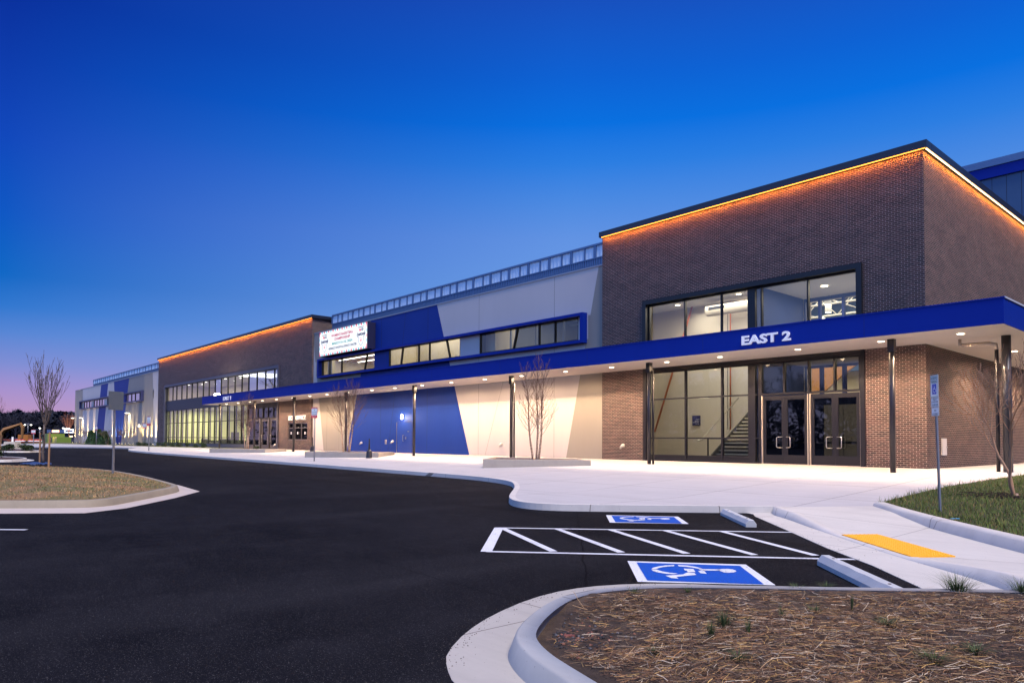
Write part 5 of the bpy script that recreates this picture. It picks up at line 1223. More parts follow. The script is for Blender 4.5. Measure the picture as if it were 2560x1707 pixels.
# ---- trees
def branch(bm, p, d, L, r, depth, cfg, rnd, n=5):
    seg = max(3, int(L/cfg.get('seg', .25))); pts = [p.copy()]; rs = [r]; d = d.normalized()
    up = cfg['up'][min(depth, len(cfg['up'])-1)]; wob = cfg['wob']
    for i in range(seg):
        d = (d+Vector((rnd.gauss(0, wob), rnd.gauss(0, wob), rnd.gauss(0, wob*.6)+up/seg))).normalized()
        p = p+d*(L/seg); pts.append(p.copy()); rs.append(max(cfg['rmin'], r*(1-(i+1)/seg*cfg['taper'])))
    tube(bm, pts, rs, n if depth == 0 else (4 if depth == 1 else 3), cap=depth == 0, smooth=True)
    if depth >= cfg['depth']: return
    k = cfg['kids'][depth]; k = rnd.randint(k[0], k[1]); lo = cfg['from'][min(depth, len(cfg['from'])-1)]
    ph = rnd.uniform(0, 6.28)
    for j in range(k):
        t = lo+(1-lo)*(j+rnd.random()*.8)/k; i = min(seg-1, int(t*seg)); q = pts[i].lerp(pts[i+1], t*seg-i) if t*seg-i <= 1 else pts[i+1]
        dd = (pts[i+1]-pts[i]).normalized(); a = dd.orthogonal().normalized(); ph += 2.4+rnd.uniform(-.4, .4)
        a = Matrix.Rotation(ph, 3, dd) @ a; an = math.radians(cfg['angle'][min(depth, len(cfg['angle'])-1)]*rnd.uniform(.75, 1.25))
        nd = dd*math.cos(an)+a*math.sin(an); ll = L*cfg['len'][min(depth, len(cfg['len'])-1)]*(1.1-.65*t)*rnd.uniform(.75, 1.2); rr = max(cfg['rmin'], rs[i]*cfg['rad'])
        branch(bm, q, nd, ll, rr, depth+1, cfg, rnd, n)
barkg = mat('bark_grey', (.12, .09, .075), .85, 0, .35, 14, .5, 40); twig = mat('twig_brown', (.12, .065, .05), .8, 0, .3, 10)
def birch_mat():
    mm, nt, p, pos = node_mat('birch_bark'); n = noise_fac(nt, pos, 9, 5, .8, (1, 1, 3.5)); nt.links.new(ramp(nt, n, [(.38, (.10, .05, .03)), (.47, (.42, .28, .18)), (.62, (.62, .46, .34))]), p.inputs['Base Color']); p.inputs['Roughness'].default_value = .8
    bump(nt, p, n, .7, .02); return mm
birchm = birch_mat()
def tree(loc, label, kind, hgt, seed, group=None, name='bare_tree', tm=barkg, cm=twig, spread=1.0, name2=None):
    rnd = random.Random(seed); t = thing(name, loc, label, 'tree', group); tb = BM(); cb_ = BM(); L0 = Vector(loc)
    if kind == 'vase':      # short trunk, limbs sweeping upward
        th = hgt*.40; r = hgt*.0105; pts = [L0+Vector((rnd.gauss(0, .01)*i, rnd.gauss(0, .01)*i, th*i/6)) for i in range(7)]; tube(tb, pts, [r*(1.25-.35*i/6) for i in range(7)], 10)
        cfg = dict(up=[.75, .8, .6], wob=.055, rmin=.0065, taper=.80, depth=2, kids=[(5, 6), (2, 3)], **{'from': [.15, .3]}, angle=[22, 22], len=[.66, .6], rad=.60, seg=.22)
        m_ = 9
        for j in range(m_):
            a = j*6.283/m_+rnd.uniform(-.3, .3); el = rnd.uniform(.10, .52); d = Vector((math.cos(a)*el*spread, math.sin(a)*el*spread, 1)); st = pts[-1]-Vector((0, 0, rnd.uniform(0, th*.15)))
            branch(cb_, st, d, hgt*.58*rnd.uniform(.8, 1.08), r*.55, 0, cfg, rnd)
    elif kind == 'birch':
        stems = [(-.30, -.20, .9), (.02, .03, 1.0), (.22, .12, .93), (.1, -.15, .8)][:3]
        for j, (ox, oy, s) in enumerate(stems):
            H = hgt*s; n = 14; pts = []; x, y = ox*.5*spread, oy*.5*spread; ph = rnd.uniform(0, 6)
            for i in range(n+1):
                q = i/n; pts.append(L0+Vector((x+ox*q*1.1*spread+.03*math.sin(q*9+ph), y+oy*q*1.1*spread+.03*math.cos(q*8+ph), H*q)))
            r = hgt*.0092; k = int(n*.45)
            tube(tb, pts[:k+1], [r*(1.12-.62*i/n) for i in range(k+1)], 8); tube(cb_, pts[k:], [max(.005, r*(1.12-1.08*i/n)) for i in range(k, n+1)], 6)
            cfg = dict(up=[.75, .5], wob=.035, rmin=.0042, taper=.8, depth=1, kids=[(6, 9)], **{'from': [.15]}, angle=[28], len=[.42], rad=.6, seg=.14)
            m_ = 30
            for b_ in range(m_):
                q = .25+.72*b_/m_+rnd.uniform(-.01, .01); i = min(n-1, int(q*n)); st = pts[i].lerp(pts[i+1], q*n-i); a = b_*2.4+rnd.uniform(-.4, .4)
                d = Vector((math.cos(a), math.sin(a), rnd.uniform(.35, .75)+q*.9)); branch(cb_, st, d, hgt*.40*(1.0-q*.78)*rnd.uniform(.7, 1.15)*spread, .010*(1.15-q*.7), 0, cfg, rnd)
    elif kind == 'crape':   # several crooked stems from the ground
        cfg = dict(up=[.25, .40, .5], wob=.075, rmin=.0045, taper=.75, depth=3, kids=[(6, 7), (5, 7), (3, 4)], **{'from': [.45, .2, .2]}, angle=[27, 32, 30], len=[.95, .60, .5], rad=.52, seg=.09)
        for j in range(2):
            a = 2.6+j*1.6; d = Vector((math.cos(a)*.26*spread, math.sin(a)*.26*spread, 1)); branch(cb_, L0+Vector((.03*math.cos(a), .03*math.sin(a), 0)), d, hgt*.50, hgt*.0078, 0, cfg, rnd, 8)
        tube(tb, [L0-Vector((0, 0, .05)), L0+Vector((0, 0, .10))], [hgt*.013, hgt*.010], 8)
    obj('trunk', tb, tm, t); obj('crown', cb_, cm, t); return t
tree((c3[0]+.0, c3[1]+.0, zs3-.02), 'three stemmed birch in the nearest planter before the white wall', 'birch', 4.75, 3, 'bare birches in the plaza planters', 'birch_tree', birchm, twig, 1.0)
tree((c2[0]-.3, c2[1]+.0, zs2-.02), 'spreading birch in the middle planter against the navy wall', 'birch', 4.6, 12, 'bare birches in the plaza planters', 'birch_tree', birchm, twig, 1.45)
tree((c1[0]-.1, c1[1]+.0, zs1-.02), 'birch in the farthest planter before the glazed doors', 'birch', 4.6, 23, 'bare birches in the plaza planters', 'birch_tree', birchm, twig, 1.1)
tree((-36.9, 5.35, .40), 'bare upswept tree with two wooden stakes on the left island', 'vase', 4.35, 5, None, 'bare_tree', barkg, barkg, 1.0)
rt = mat('tan_twig', (.33, .18, .10), .75, 0, .3, 12); rtb = mat('tan_bark', (.34, .22, .15), .8, 0, .3, 14, .4, 30)
tree((-4.38, 18.85, T(0, 18.85)+.17), 'bare crooked crape myrtle on the lawn at the right edge', 'crape', 4.7, 9, None, 'bare_tree', rtb, rt, 1.25)
bm = BM()
for _ in range(260):
    a = random.uniform(0, 6.28); r = random.uniform(0, .75)**.8; x, y = -4.65+r*math.cos(a)*1.1, 18.8+r*math.sin(a)*.8; L = random.uniform(.03, .09); b_ = random.uniform(0, 3.1)
    z = T(x, y)+.20+random.uniform(0, .03); rbox(bm, x, y, z, z+.012, L*1.6, .02, b_)
tag(obj('mulch_ring', bm, mulch), 'dark wood chip mulch round the right hand tree', 'mulch', kind='stuff')
def stake(x, y, z, hgt, lean, label, w_=.055):
    t = BM(); tube(t, [(x, y, z-.1), (x+lean, y, z+hgt)], w_*.5, 4, smooth=False); return tag(obj('tree_stake', t, mat('raw_timber', (.42, .23, .11), .8, 0, .25, 12)), label, 'stake', 'wooden stakes holding young trees')
for (u, lab, ln) in ((98.5, 'left wooden stake at the island tree', 0), (121.5, 'right wooden stake at the island tree', .05)):
    d = ray(u, 1172); t_ = 5.30/d[1]; stake(d[0]*t_, 5.30, .40, 1.40, ln, lab, .07)
tb = tag(obj('tree_tie', B(-37.15, -36.7, 5.25, 5.32, 1.62, 1.70), black), 'black strap tying the island tree to its stakes', 'strap')
bm = BM()
for _ in range(60):
    a = random.uniform(0, 6.28); r = random.uniform(.2, 1.0); blob(bm, (-36.9+r*1.3*math.cos(a), 5.1+r*.5*math.sin(a), .44), random.uniform(.08, .16), .35, 0, 1)
tag(obj('blue_tarp_mulch', bm, mat('blue_tarp', (.02, .05, .14), .6)), 'dark blue watering bag lying round the island tree', 'bag')
# far left small trees and shrubs
tree((-88.0, 8.3, .16), 'small bare tree on the farthest left island with leaning stakes', 'vase', 5.4, 31, None, 'bare_tree', mat('pale_bark', (.25, .20, .17), .8), mat('mauve_twig', (.20, .11, .10), .8), 1.0)
for dx_, ln, lab in ((-1.4, .1, 'leaning stake left of the farthest island tree'), (1.1, .25, 'leaning stake right of the farthest island tree'), (-.35, .03, 'middle stake of the farthest island tree')): stake(-88.0+dx_*.7, 8.0+dx_*.9, .1, 2.1, ln, lab, .1)
leafm = attr_mat('shrub_leaves', .7)
def shrub(loc, rx, rz, n, pal, name, label, group=None, ls=.06, cone=False, tm=twig):
    t = thing(name, loc, label, 'shrub', group); V = []; Fc = []; C = []
    lob = [(random.uniform(-.5, .5), random.uniform(-.5, .5), random.uniform(.15, .8), random.uniform(.35, .6)) for _ in range(9)]
    for _ in range(n):
        l = random.choice(lob); a = random.uniform(0, 6.283); c_ = random.uniform(-1, 1); s_ = math.sqrt(1-c_*c_); r = l[3]*random.uniform(.55, 1.05)
        k = (1-.75*max(0, l[2]+r*c_*.5)) if cone else 1
        x = (l[0]*k+r*s_*math.cos(a)*k)*rx; y = (l[1]*k+r*s_*math.sin(a)*k)*rx; z = max(.02, (l[2]+r*c_*.55))*rz
        if cone: z = max(.02, min(1.05, random.uniform(0, 1.02)**.9))*rz; rr = rx*(1-.72*(z/rz)**1.3)*random.uniform(.55, 1.05)*(1+.12*math.sin(a*3+z*4)); x = rr*math.cos(a); y = rr*math.sin(a)
        d1 = Vector((random.gauss(0, 1), random.gauss(0, 1), random.gauss(0, 1))).normalized()*ls; d2 = d1.orthogonal().normalized()*ls*.5; b = len(V); p = Vector((x, y, z))
        V += [p-d1, p+d2, p+d1, p-d2]; Fc.append((b, b+1, b+2, b+3)); c = random.choice(pal); q = random.uniform(.5, 1.5); C.append([c[0]*q, c[1]*q, c[2]*q])
    o = raw_mesh('foliage', V, Fc, C, leafm, parent=t); bm = BM()
    for k in range(4): a = k*1.6; tube(bm, [(loc[0], loc[1], loc[2]-.02), (loc[0]+rx*.3*math.cos(a), loc[1]+rx*.3*math.sin(a), loc[2]+rz*.6)], [.02, .008], 4)
    obj('stem', bm, tm, t); return t
DG2 = [(.03, .055, .015), (.045, .075, .02), (.02, .04, .012)]; EG = [(.035, .09, .02), (.05, .12, .03), (.025, .06, .015)]
zf = T(0, 25.5)+.16
shrub((-130.3, 25.3, zf), 0.85, 2.15, 1800, EG, 'evergreen_shrub', 'left narrow evergreen by the sign post at the far wing', 'evergreens along the far wing', .10, True)
shrub((-125.4, 25.3, zf), 1.05, 2.3, 2000, EG, 'evergreen_shrub', 'middle and tallest evergreen at the far wing', 'evergreens along the far wing', .10, True)
shrub((-121.6, 25.4, zf), 0.95, 2.0, 1800, EG, 'evergreen_shrub', 'right evergreen at the far wing beside the uplights', 'evergreens along the far wing', .10, True)
for i, (x, h_, s_) in enumerate([(-139.5, 4.1, 41), (-136.4, 3.2, 42), (-119.6, 3.4, 43), (-112.2, 3.0, 44), (-109.2, 3.6, 45)]):
    tree((x, 25.4, zf), ['far leafless wall tree left of the evergreens', 'smaller leafless tree close left of the evergreens', 'faint leafless tree before the right navy stripe', 'small leafless tree left of the near wall tree', 'near leafless wall tree under the wall pack lamp'][i], 'crape', h_, s_, 'leafless trees along the far wing', 'bare_tree', rtb, mat('tan_twig_dark', (.17, .10, .07), .8), 1.2)
shl = thing('shrub_row_marker', (0, 0, -50), 'x', 'x'); bpy.data.objects.remove(shl)
k = 0
xs_sh = [-104.5, -102.8, -100.6, -99.3, -95.0, -93.2, -91.6, -90.3, -88.9, -87.4, -86.0, -84.4, -80.6, -79.3, -78.0]
for i, x in enumerate(xs_sh):
    w_ = 'far wing' if x < -98.7 else 'storefront glass'
    shrub((x, 25.75+.15*math.sin(i*3), T(0, 25.8)+.155), .42, random.uniform(.42, .58), 260, DG2, 'low_shrub', 'small round shrub in the row under the '+w_, 'low shrubs under the '+w_, .055)
for (x, y, r_, h_, lab) in [(-59.2, 5.4, 1.0, 1.0, 'large dark shrub on the nearest left island mulch'), (-60.9, 4.4, .8, .7, 'lower shrub beside the large one on the left island'), (-92.6, 11.9, .9, .8, 'right end shrub on the farthest left island'), (-94.6, 10.3, .85, .75, 'second shrub on the farthest left island'), (-96.0, 8.4, .9, .7, 'third shrub on the farthest left island'), (-90.5, 5.6, .8, .6, 'shrub under the small bare tree at the left edge')]:
    shrub((x, y, .14), r_, h_, 900, DG2, 'low_shrub', lab, None, .08)
shrub((c1[0]+1.2, c1[1]+.3, zs1), .25, .3, 150, DG2, 'low_shrub', 'tiny green plant at the birch in the farthest planter', None, .05)
# ---- sign posts
def chan_post(bm, x, y, z0, z1, yaw, w_=.045):
    rbox(bm, x, y, z0, z1, w_, .008, yaw); c, s = math.cos(yaw), math.sin(yaw)
    for d in (-1, 1): rbox(bm, x+c*d*w_*.5-s*.012, y+s*d*w_*.5+c*.012, z0, z1, .008, .03, yaw)
def MS(x, y, z, yaw): return Matrix.Translation((x, y, z)) @ Matrix.Rotation(yaw, 4, 'Z') @ Matrix.Rotation(math.pi/2, 4, 'X')
# reserved parking sign on the lawn: faces the stalls
X0, Y0 = G(2352, 1275, .21); z0 = T(X0, Y0)+.18
yaw = math.radians(-46)         # plate faces -y turned towards the stalls
ap = math.atan2(0, 1)
t = thing('reserved_parking_sign', (X0, Y0, z0), 'reserved parking sign on a perforated steel post in the lawn', 'sign')
u_ = lambda u, v: FY(u, v, Y0)
zt = u_(2345, 937)[1]; zm1 = u_(2348, 993)[1]; zm2 = u_(2349, 1017)[1]; zm3 = u_(2350, 1039)[1]; lean = .06
bm = BM(); n = 40
H = zt-z0-.05
def lp(z): return X0-lean*(z-z0)/H*1.0
for k in range(1):
    b2 = BM(); chan_post(b2, X0, Y0, z0-.1, z0+H, yaw+math.pi)
    for v in b2.verts: v.co.x -= lean*(v.co.z-z0)/H
    for f in b2.faces: pass
obj('post', b2, galv, t)
bm = BM(); cz, sz = math.cos(yaw), math.sin(yaw)
for k in range(62):
    z = z0+.03+k*.0365; 
    if z > zm3-.02: break
    rbox(bm, lp(z)+sz*.0065, Y0-cz*.0065, z, z+.014, .012, .004, yaw)
obj('post_holes', bm, black, t)
px, py = X0+sz*.03, Y0-cz*.03
def plate(za, zb, wd, name, ms, draw):
    b2 = BM(); rbox(b2, lp((za+zb)/2)+sz*.03, py, za, zb, wd, .004, yaw, 0); o = obj(name, b2, ms, t); o_ = draw; 
    M = MS(lp((za+zb)/2)+sz*.0335, py-cz*.0035, (za+zb)/2, yaw); draw(M, o, wd, zb-za); return o
sgw = mat('sign_white', (.72, .78, .80), .35); sgg = mat('sign_green', (.01, .13, .08), .5); sgb = mat('sign_blue', (.01, .06, .45), .4); sgr = mat('sign_red', (.50, .02, .05), .4); sgk = mat('sign_grey_text', (.12, .16, .18), .5)
def frame_on(bm, M, w_, h_, t_=.008, z=.0):
    for (a, b_, c, d) in ((-w_/2, w_/2, h_/2-t_, h_/2), (-w_/2, w_/2, -h_/2, -h_/2+t_), (-w_/2, -w_/2+t_, -h_/2+t_, h_/2-t_), (w_/2-t_, w_/2, -h_/2+t_, h_/2-t_)):
        vs = [bm.verts.new(M @ Vector((x, y, z))) for x, y in ((a, c), (b_, c), (b_, d), (a, d))]; bm.faces.new(vs)
def rect_on(bm, M, x0, x1, y0, y1, z=0): bm.faces.new([bm.verts.new(M @ Vector(p)) for p in ((x0, y0, z), (x1, y0, z), (x1, y1, z), (x0, y1, z))])
ISA = [[(-.05, .40), (0, .45), (.05, .40), (0, .35)], [(-.035, .32), (.035, .32), (.05, .02), (.30, .02), (.42, -.26), (.52, -.24), (.50, -.32), (.36, -.34), (.24, -.06), (-.03, -.06)], [(.02, .20), (.24, .20), (.24, .13), (.02, .13)]]
def isa_on(bm, M, c, s):
    for P in ISA: bm.faces.new([bm.verts.new(M @ Vector((c[0]+x*s, c[1]+y*s, 0))) for x, y in (P if P is not ISA[1] else P)])
    R = [(math.cos(a), math.sin(a)) for a in [math.radians(110+k*20) for k in range(12)]]
    for (a, b_) in zip(R, R[1:]): bm.faces.new([bm.verts.new(M @ Vector((c[0]+(.06+x*r)*s, c[1]+(-.16+y*r)*s, 0))) for (x, y), r in ((a, .30), (b_, .30), (b_, .23), (a, .23))])
def d1(M, o, w_, h_):
    bm = BM(); frame_on(bm, M, w_-.02, h_-.02, .008); text_at(bm, 'RESERVED', 1, M @ Matrix.Translation((0, h_*.36, 0)), .001, .01, fit=(w_*.80, .06)); text_at(bm, 'PARKING', 1, M @ Matrix.Translation((0, h_*.20, 0)), .001, .01, fit=(w_*.76, .06)); obj('lettering', bm, sgg, o)
    bm = BM(); rect_on(bm, M, -w_*.27, w_*.27, -h_*.36, h_*.10); obj('emblem_panel', bm, sgb, o)
    bm = BM(); isa_on(bm, M @ Matrix.Translation((0, 0, .0015)), (-.0, -h_*.12), .17); obj('emblem', bm, sgw, o)
def d2(M, o, w_, h_):
    bm = BM(); frame_on(bm, M, w_-.02, h_-.01, .006); text_at(bm, 'PENALTY', 1, M @ Matrix.Translation((0, h_*.3, 0)), .001, .008, fit=(w_*.5, .035)); text_at(bm, '$100-500 FINE', 1, M @ Matrix.Translation((0, h_*.03, 0)), .001, .008, fit=(w_*.8, .038)); text_at(bm, 'TOW-AWAY ZONE', 1, M @ Matrix.Translation((0, -h_*.27, 0)), .001, .008, fit=(w_*.82, .038)); obj('lettering', bm, sgk, o)
def d3(M, o, w_, h_):
    bm = BM(); frame_on(bm, M, w_-.02, h_-.015, .006); text_at(bm, 'VAN', 1, M @ Matrix.Translation((0, h_*.12, 0)), .001, .008, fit=(w_*.3, .045)); text_at(bm, 'ACCESSIBLE', 1, M @ Matrix.Translation((0, -h_*.28, 0)), .001, .008, fit=(w_*.75, .038)); obj('lettering', bm, sgk, o)
plate(zm1, zt, .30, 'parking_plate', sgw, d1); plate(zm2+.004, zm1-.006, .30, 'penalty_plate', sgw, d2); plate(zm3, zm2-.004, .28, 'van_plate', sgw, d3)
# red and white fire lane signs along the kerb
def fire_sign(x, y, zg, zlo, zhi, wd, yaw, label, full=True):
    t = thing('fire_lane_sign', (x, y, zg), label, 'sign', 'red and white fire lane signs'); bm = BM()
    tube(bm, [(x, y, zg-.05), (x, y, zhi-.05)], wd*.09, 6); obj('post', bm, galv, t)
    c, s = math.cos(yaw), math.sin(yaw); ox, oy = s*wd*.12, -c*wd*.12
    bm = BM(); rbox(bm, x+ox, y+oy, zlo, zhi, wd, .01, yaw); o = obj('plate', bm, sgw, t); hh = zhi-zlo
    M = MS(x+ox*1.0+s*.0065, y+oy-c*.0065, (zlo+zhi)/2, yaw)
    bm = BM(); rect_on(bm, M, -wd/2+.005, wd/2-.005, hh*.36, hh*.49) if full else rect_on(bm, M, -wd/2+.01, wd/2-.01, hh*.44, hh*.49); rect_on(bm, M, -wd/2+.005, wd/2-.005, -hh/2+.005, -hh*.24); frame_on(bm, M @ Matrix.Translation((0, 0, .001)), wd, hh, wd*.04); obj('red_band', bm, sgr, o)
    bm = BM(); text_at(bm, 'NO PARKING', 1, M @ Matrix.Translation((0, hh*.42, .002)), .001, .01, fit=(wd*.8, hh*.07)); text_at(bm, 'TOW AWAY', 1, M @ Matrix.Translation((0, -hh*.37, .002)), .001, .01, fit=(wd*.7, hh*.07)); obj('white_writing', bm, sgw, o)
    bm = BM(); text_at(bm, 'NO STOPPING', 1, M @ Matrix.Translation((0, hh*.05, .002)), .001, .01, fit=(wd*.82, hh*.09)); text_at(bm, 'FIRE LANE', 1, M @ Matrix.Translation((0, -hh*.12, .002)), .001, .01, fit=(wd*.82, hh*.1)); rect_on(bm, M @ Matrix.Translation((0, 0, .001)), -wd*.06, wd*.06, hh*.2, hh*.27); obj('black_writing', bm, sgk, o)
    return t
x, y = G(785.5, 1152, .15); fire_sign(x, y, T(x, y)+.15, 2.80, 3.42, .42, 0.5, 'red and white fire lane sign before the middle planter')
x, y = G(372, 1126, .15); fire_sign(x, y, T(x, y)+.15, 2.85, 3.75, .55, .4, 'fire lane sign on the kerb point before the far wing', False)
x, y = G(362, 1113.5, .15); q = FY(361, 1058, y)[1]; q2 = FY(361, 1071, y)[1]; fire_sign(x, y, T(x, y)+.15, q2, q, .75, .4, 'dark red fire lane sign beside the grey buttress')
x, y = G(240.5, 1111.2, .15); q = FY(240.5, 1066, y)[1]; q2 = FY(240.5, 1075, y)[1]; fire_sign(x, y, T(x, y)+.15, q2, q, .6, .4, 'white topped sign before the evergreens')
x, y = G(83.5, 1110.5, .15); q = FY(83.5, 1074, y)[1]; q2 = FY(83.5, 1084, y)[1]; fire_sign(x, y, T(x, y)+.15, q2, q, .8, .8, 'lone red and white sign beyond the drive at the far left')
# back of a sign on the left island
x, y = -30.55, 6.70; t = thing('traffic_sign', (x, y, .18), 'sign seen from behind on a steel post at the island tip', 'sign')
zlo = FY(285, 1025, y)[1]; zhi = FY(285, 979, y)[1]; yw = math.radians(-62)
bm = BM(); chan_post(bm, x, y, .05, zhi-.02, yw+math.pi, .075); obj('post', bm, galv, t)
bm = BM(); rbox(bm, x-.02*math.sin(yw), y+.035, zlo, zhi, .66, .006, yw, 0); vv = [e for e in bm.edges if abs(e.verts[0].co.z-e.verts[1].co.z) < 1e-6 and (e.verts[0].co-e.verts[1].co).length < .02]
obj('plate_back', bm, mat('aluminium_back', (.16, .19, .22), .5, .5, .1, 3), t)
bm = BM()
for z in (zlo+.1, zhi-.1): rbox(bm, x, y, z-.012, z+.012, .03, .02, yw)
obj('bolt', bm, chrome, t)
# cigarette receptacles
def ash(x, y, label):
    z = T(x, y)+.15; t = thing('ash_receptacle', (x, y, z), label, 'ash bin', 'black cigarette receptacles on the plaza'); bm = BM()
    tube(bm, [(x, y, z), (x, y, z+.03), (x, y, z+.35), (x, y, z+.42), (x, y, z+.52)], [.20, .19, .17, .15, .06], 18); obj('base', bm, mat('black_plastic', (.012, .012, .018), .4), t)
    bm = BM(); tube(bm, [(x, y, z+.52), (x, y, z+1.12), (x, y, z+1.16)], [.055, .035, .03], 12); obj('stem', bm, MATS['black_plastic'], t)
x, y = G(922.7, 1144.6, .15); ash(x, y, 'black ash receptacle in front of the middle planter'); x, y = G(781, 1130.8, .15); ash(x, y, 'black ash receptacle behind the fire lane sign')
# ---- beyond the far wing
t = thing('utility_cabinet', (-168, 27, .68), 'green utility cabinet at the left corner of the far wing', 'cabinet')
a, b_ = FY(126, 1090, 27), FY(140.5, 1090, 27); c = FY(158, 1090, 27)
gz = FY(130, 1084, 27)[1]; gcm = mat('cabinet_green', (.16, .24, .04), .5, 0, .08, 1)
obj('cabinet_box', B(a[0], b_[0], 25.5, 28.5, .5, gz+.0), gcm, t); obj('cabinet_box', B(b_[0]+.05, c[0], 25.9, 28.4, .5, gz-.7, .03), gcm, t); obj('cabinet_door', B(b_[0]+.25, b_[0]+2.6, 25.86, 25.9, .6, gz-.8), mat('cabinet_dark_green', (.03, .06, .02), .6), t)
def PT(u, v, dist):          # point on a pixel's ray at a horizontal distance
    d = ray(u, v); k = dist/math.hypot(d[0], d[1]); return Vector((d[0]*k, d[1]*k, HC+d[2]*k))
tree(tuple(PT(172, 1108, 176).xy)+(.6,), 'young tree lit orange beside the far wing corner', 'vase', 5.9, 51, None, 'bare_tree', mat('orange_lit_bark', (.50, .26, .12), .8), mat('orange_lit_twig', (.60, .22, .10), .8), 1.0)  # orange lamplight is put into the bark and twig colours
pO = PT(172, 1100, 172); point_light('shop_glow', (pO.x+2, pO.y-4, 2.2), 300, (1, .55, .25), .3)
# block with bright top at far left
p = PT(31, 1108, 118); t = thing('concrete_block', (p.x, p.y, .1), 'pale tapered concrete block across the drive at the left edge', 'block'); bm = BM()
for k, (z, s) in enumerate(((.1, 1.0), (2.1, .86))): pass
rbox(bm, p.x, p.y, .05, 1.05, 1.9, 1.2, .7, .03); 
for v in bm.verts:
    if v.co.z > .8: v.co.x = p.x+(v.co.x-p.x)*.86; v.co.y = p.y+(v.co.y-p.y)*.86
obj('block_body', bm, mat('pale_block', (.58, .52, .42), .7, 0, .08, 2), t); obj('white_post', B(p.x-.12, p.x+.08, p.y-.1, p.y+.1, 1.05, 1.7), white_letter, t)
# excavator
e0 = PT(4, 1104, 215); R_ = Vector((cR[0], cR[1], 0)); Fw = Vector((cF[0], cF[1], 0)).normalized(); Z = Vector((0, 0, 1))
t = thing('excavator', (e0.x, e0.y, .2), 'brown tracked excavator with its arm bent down at the far left', 'excavator'); ym = mat('excavator_paint', (.30, .14, .03), .5, 0, .15, 2)
def beam(bm, pts, ra): tube(bm, pts, ra, 4, smooth=False)
def E_(a, z): return e0+R_*a+Z*(z-e0.z)
bm = BM(); beam(bm, [E_(-1.0, 1.6), E_(.6, 3.6), E_(4.6, 4.95)], [.45, .5, .3]); obj('boom', bm, ym, t)
bm = BM(); beam(bm, [E_(4.4, 5.2), E_(5.1, 4.2), E_(5.0, 1.4)], [.3, .38, .2]); obj('stick', bm, ym, t)
bm = BM(); beam(bm, [E_(5.0, 1.5), E_(4.9, 1.1), E_(4.4, .55)], [.25, .5, .35]); obj('bucket', bm, dark, t)
bm = BM(); rbox(bm, E_(-2.4, 0).x, E_(-2.4, 0).y, 1.0, 2.6, 3.6, 2.6, math.atan2(R_.y, R_.x), .1); obj('body', bm, ym, t); bm = BM(); rbox(bm, E_(-1.5, 0).x, E_(-1.5, 0).y, 2.6, 3.5, 1.4, 1.2, math.atan2(R_.y, R_.x), .08); obj('cab', bm, black, t)
bm = BM(); rbox(bm, E_(-2.2, 0).x, E_(-2.2, 0).y-1, .1, 1.0, 4.4, .6, math.atan2(R_.y, R_.x), .3); rbox(bm, E_(-2.2, 0).x, E_(-2.2, 0).y+1, .1, 1.0, 4.4, .6, math.atan2(R_.y, R_.x), .3); obj('track', bm, dark, t)
e1 = PT(63, 1104, 225); t = thing('construction_vehicle', (e1.x, e1.y, .2), 'small orange construction machine beyond the drive', 'machine'); ang = math.atan2(R_.y, R_.x)
bm = BM(); rbox(bm, e1.x, e1.y, .7, 2.4, 2.6, 2, ang, .1); obj('body', bm, mat('machine_orange', (.45, .16, .02), .5), t); bm = BM(); tube(bm, [e1+Z*2.0, e1+R_*3+Z*3.2, e1+R_*5.5+Z*2.2], [.2, .18, .12], 4); obj('boom', bm, dark, t)
bm = BM(); rbox(bm, e1.x, e1.y, .1, .75, 3, 2.2, ang, .2); obj('track', bm, dark, t)
for i, u in enumerate((44, 50, 57, 76, 83, 91, 99, 106)):
    p = PT(u, 1103, 195); bm = BM(); tube(bm, [(p.x, p.y, .3), (p.x, p.y, 1.3)], [.5, .42], 10); o = obj('traffic_barrel', bm, mat('barrel_orange', (.42, .06, .02), .5)); tag(o, 'orange barrel in the row beyond the drive', 'barrel', 'orange barrels beyond the drive')
    obj('reflective_band', (lambda b: (tube(b, [(p.x, p.y, .75), (p.x, p.y, .95)], .49, 10), b)[1])(BM()), white_letter, o)
bm = BM()
for i in range(24):
    p = PT(-5+i*5.2, 1102, 240); rbox(bm, p.x, p.y, .3, 1.25, 3.0, .08, ang)
tag(obj('barrier_fence', bm, mat('barrier_red', (.22, .05, .03), .7)), 'low orange red barrier fence running behind the drive', 'fence')
# parked cars, dark
carm = mat('car_dark', (.04, .05, .08), .3, .3)
def car(p, label, rot):
    t = thing('parked_car', (p.x, p.y, .1), label, 'car', 'dark parked cars beyond the drive'); bm = BM()
    prof = [(-2.2, .35), (-2.25, .8), (-1.5, .95), (-.9, 1.4), (.7, 1.42), (1.3, 1.0), (2.15, .85), (2.2, .35)]
    a = [bm.verts.new((x, -.85, z)) for x, z in prof]; b_ = [bm.verts.new((x, .85, z)) for x, z in prof]; bm.faces.new(a); bm.faces.new(b_[::-1]); n = len(prof)
    for i in range(n): bm.faces.new((a[i], b_[i], b_[(i+1) % n], a[(i+1) % n]))
    bmesh.ops.recalc_face_normals(bm, faces=bm.faces[:]); bmesh.ops.rotate(bm, verts=bm.verts, cent=(0, 0, 0), matrix=Matrix.Rotation(rot, 3, 'Z')); bmesh.ops.translate(bm, verts=bm.verts, vec=(p.x, p.y, .1)); obj('body', bm, carm, t)
    bm = BM(); c, s = math.cos(rot), math.sin(rot)
    for lx in (-1.35, 1.35):
        for ly in (-.86, .86): q = Vector((p.x+lx*c-ly*s, p.y+lx*s+ly*c, .43)); nn = Vector((-s, c, 0)); tube(bm, [q-nn*.08, q+nn*.08], .33, 12)
    obj('wheel', bm, black, t)
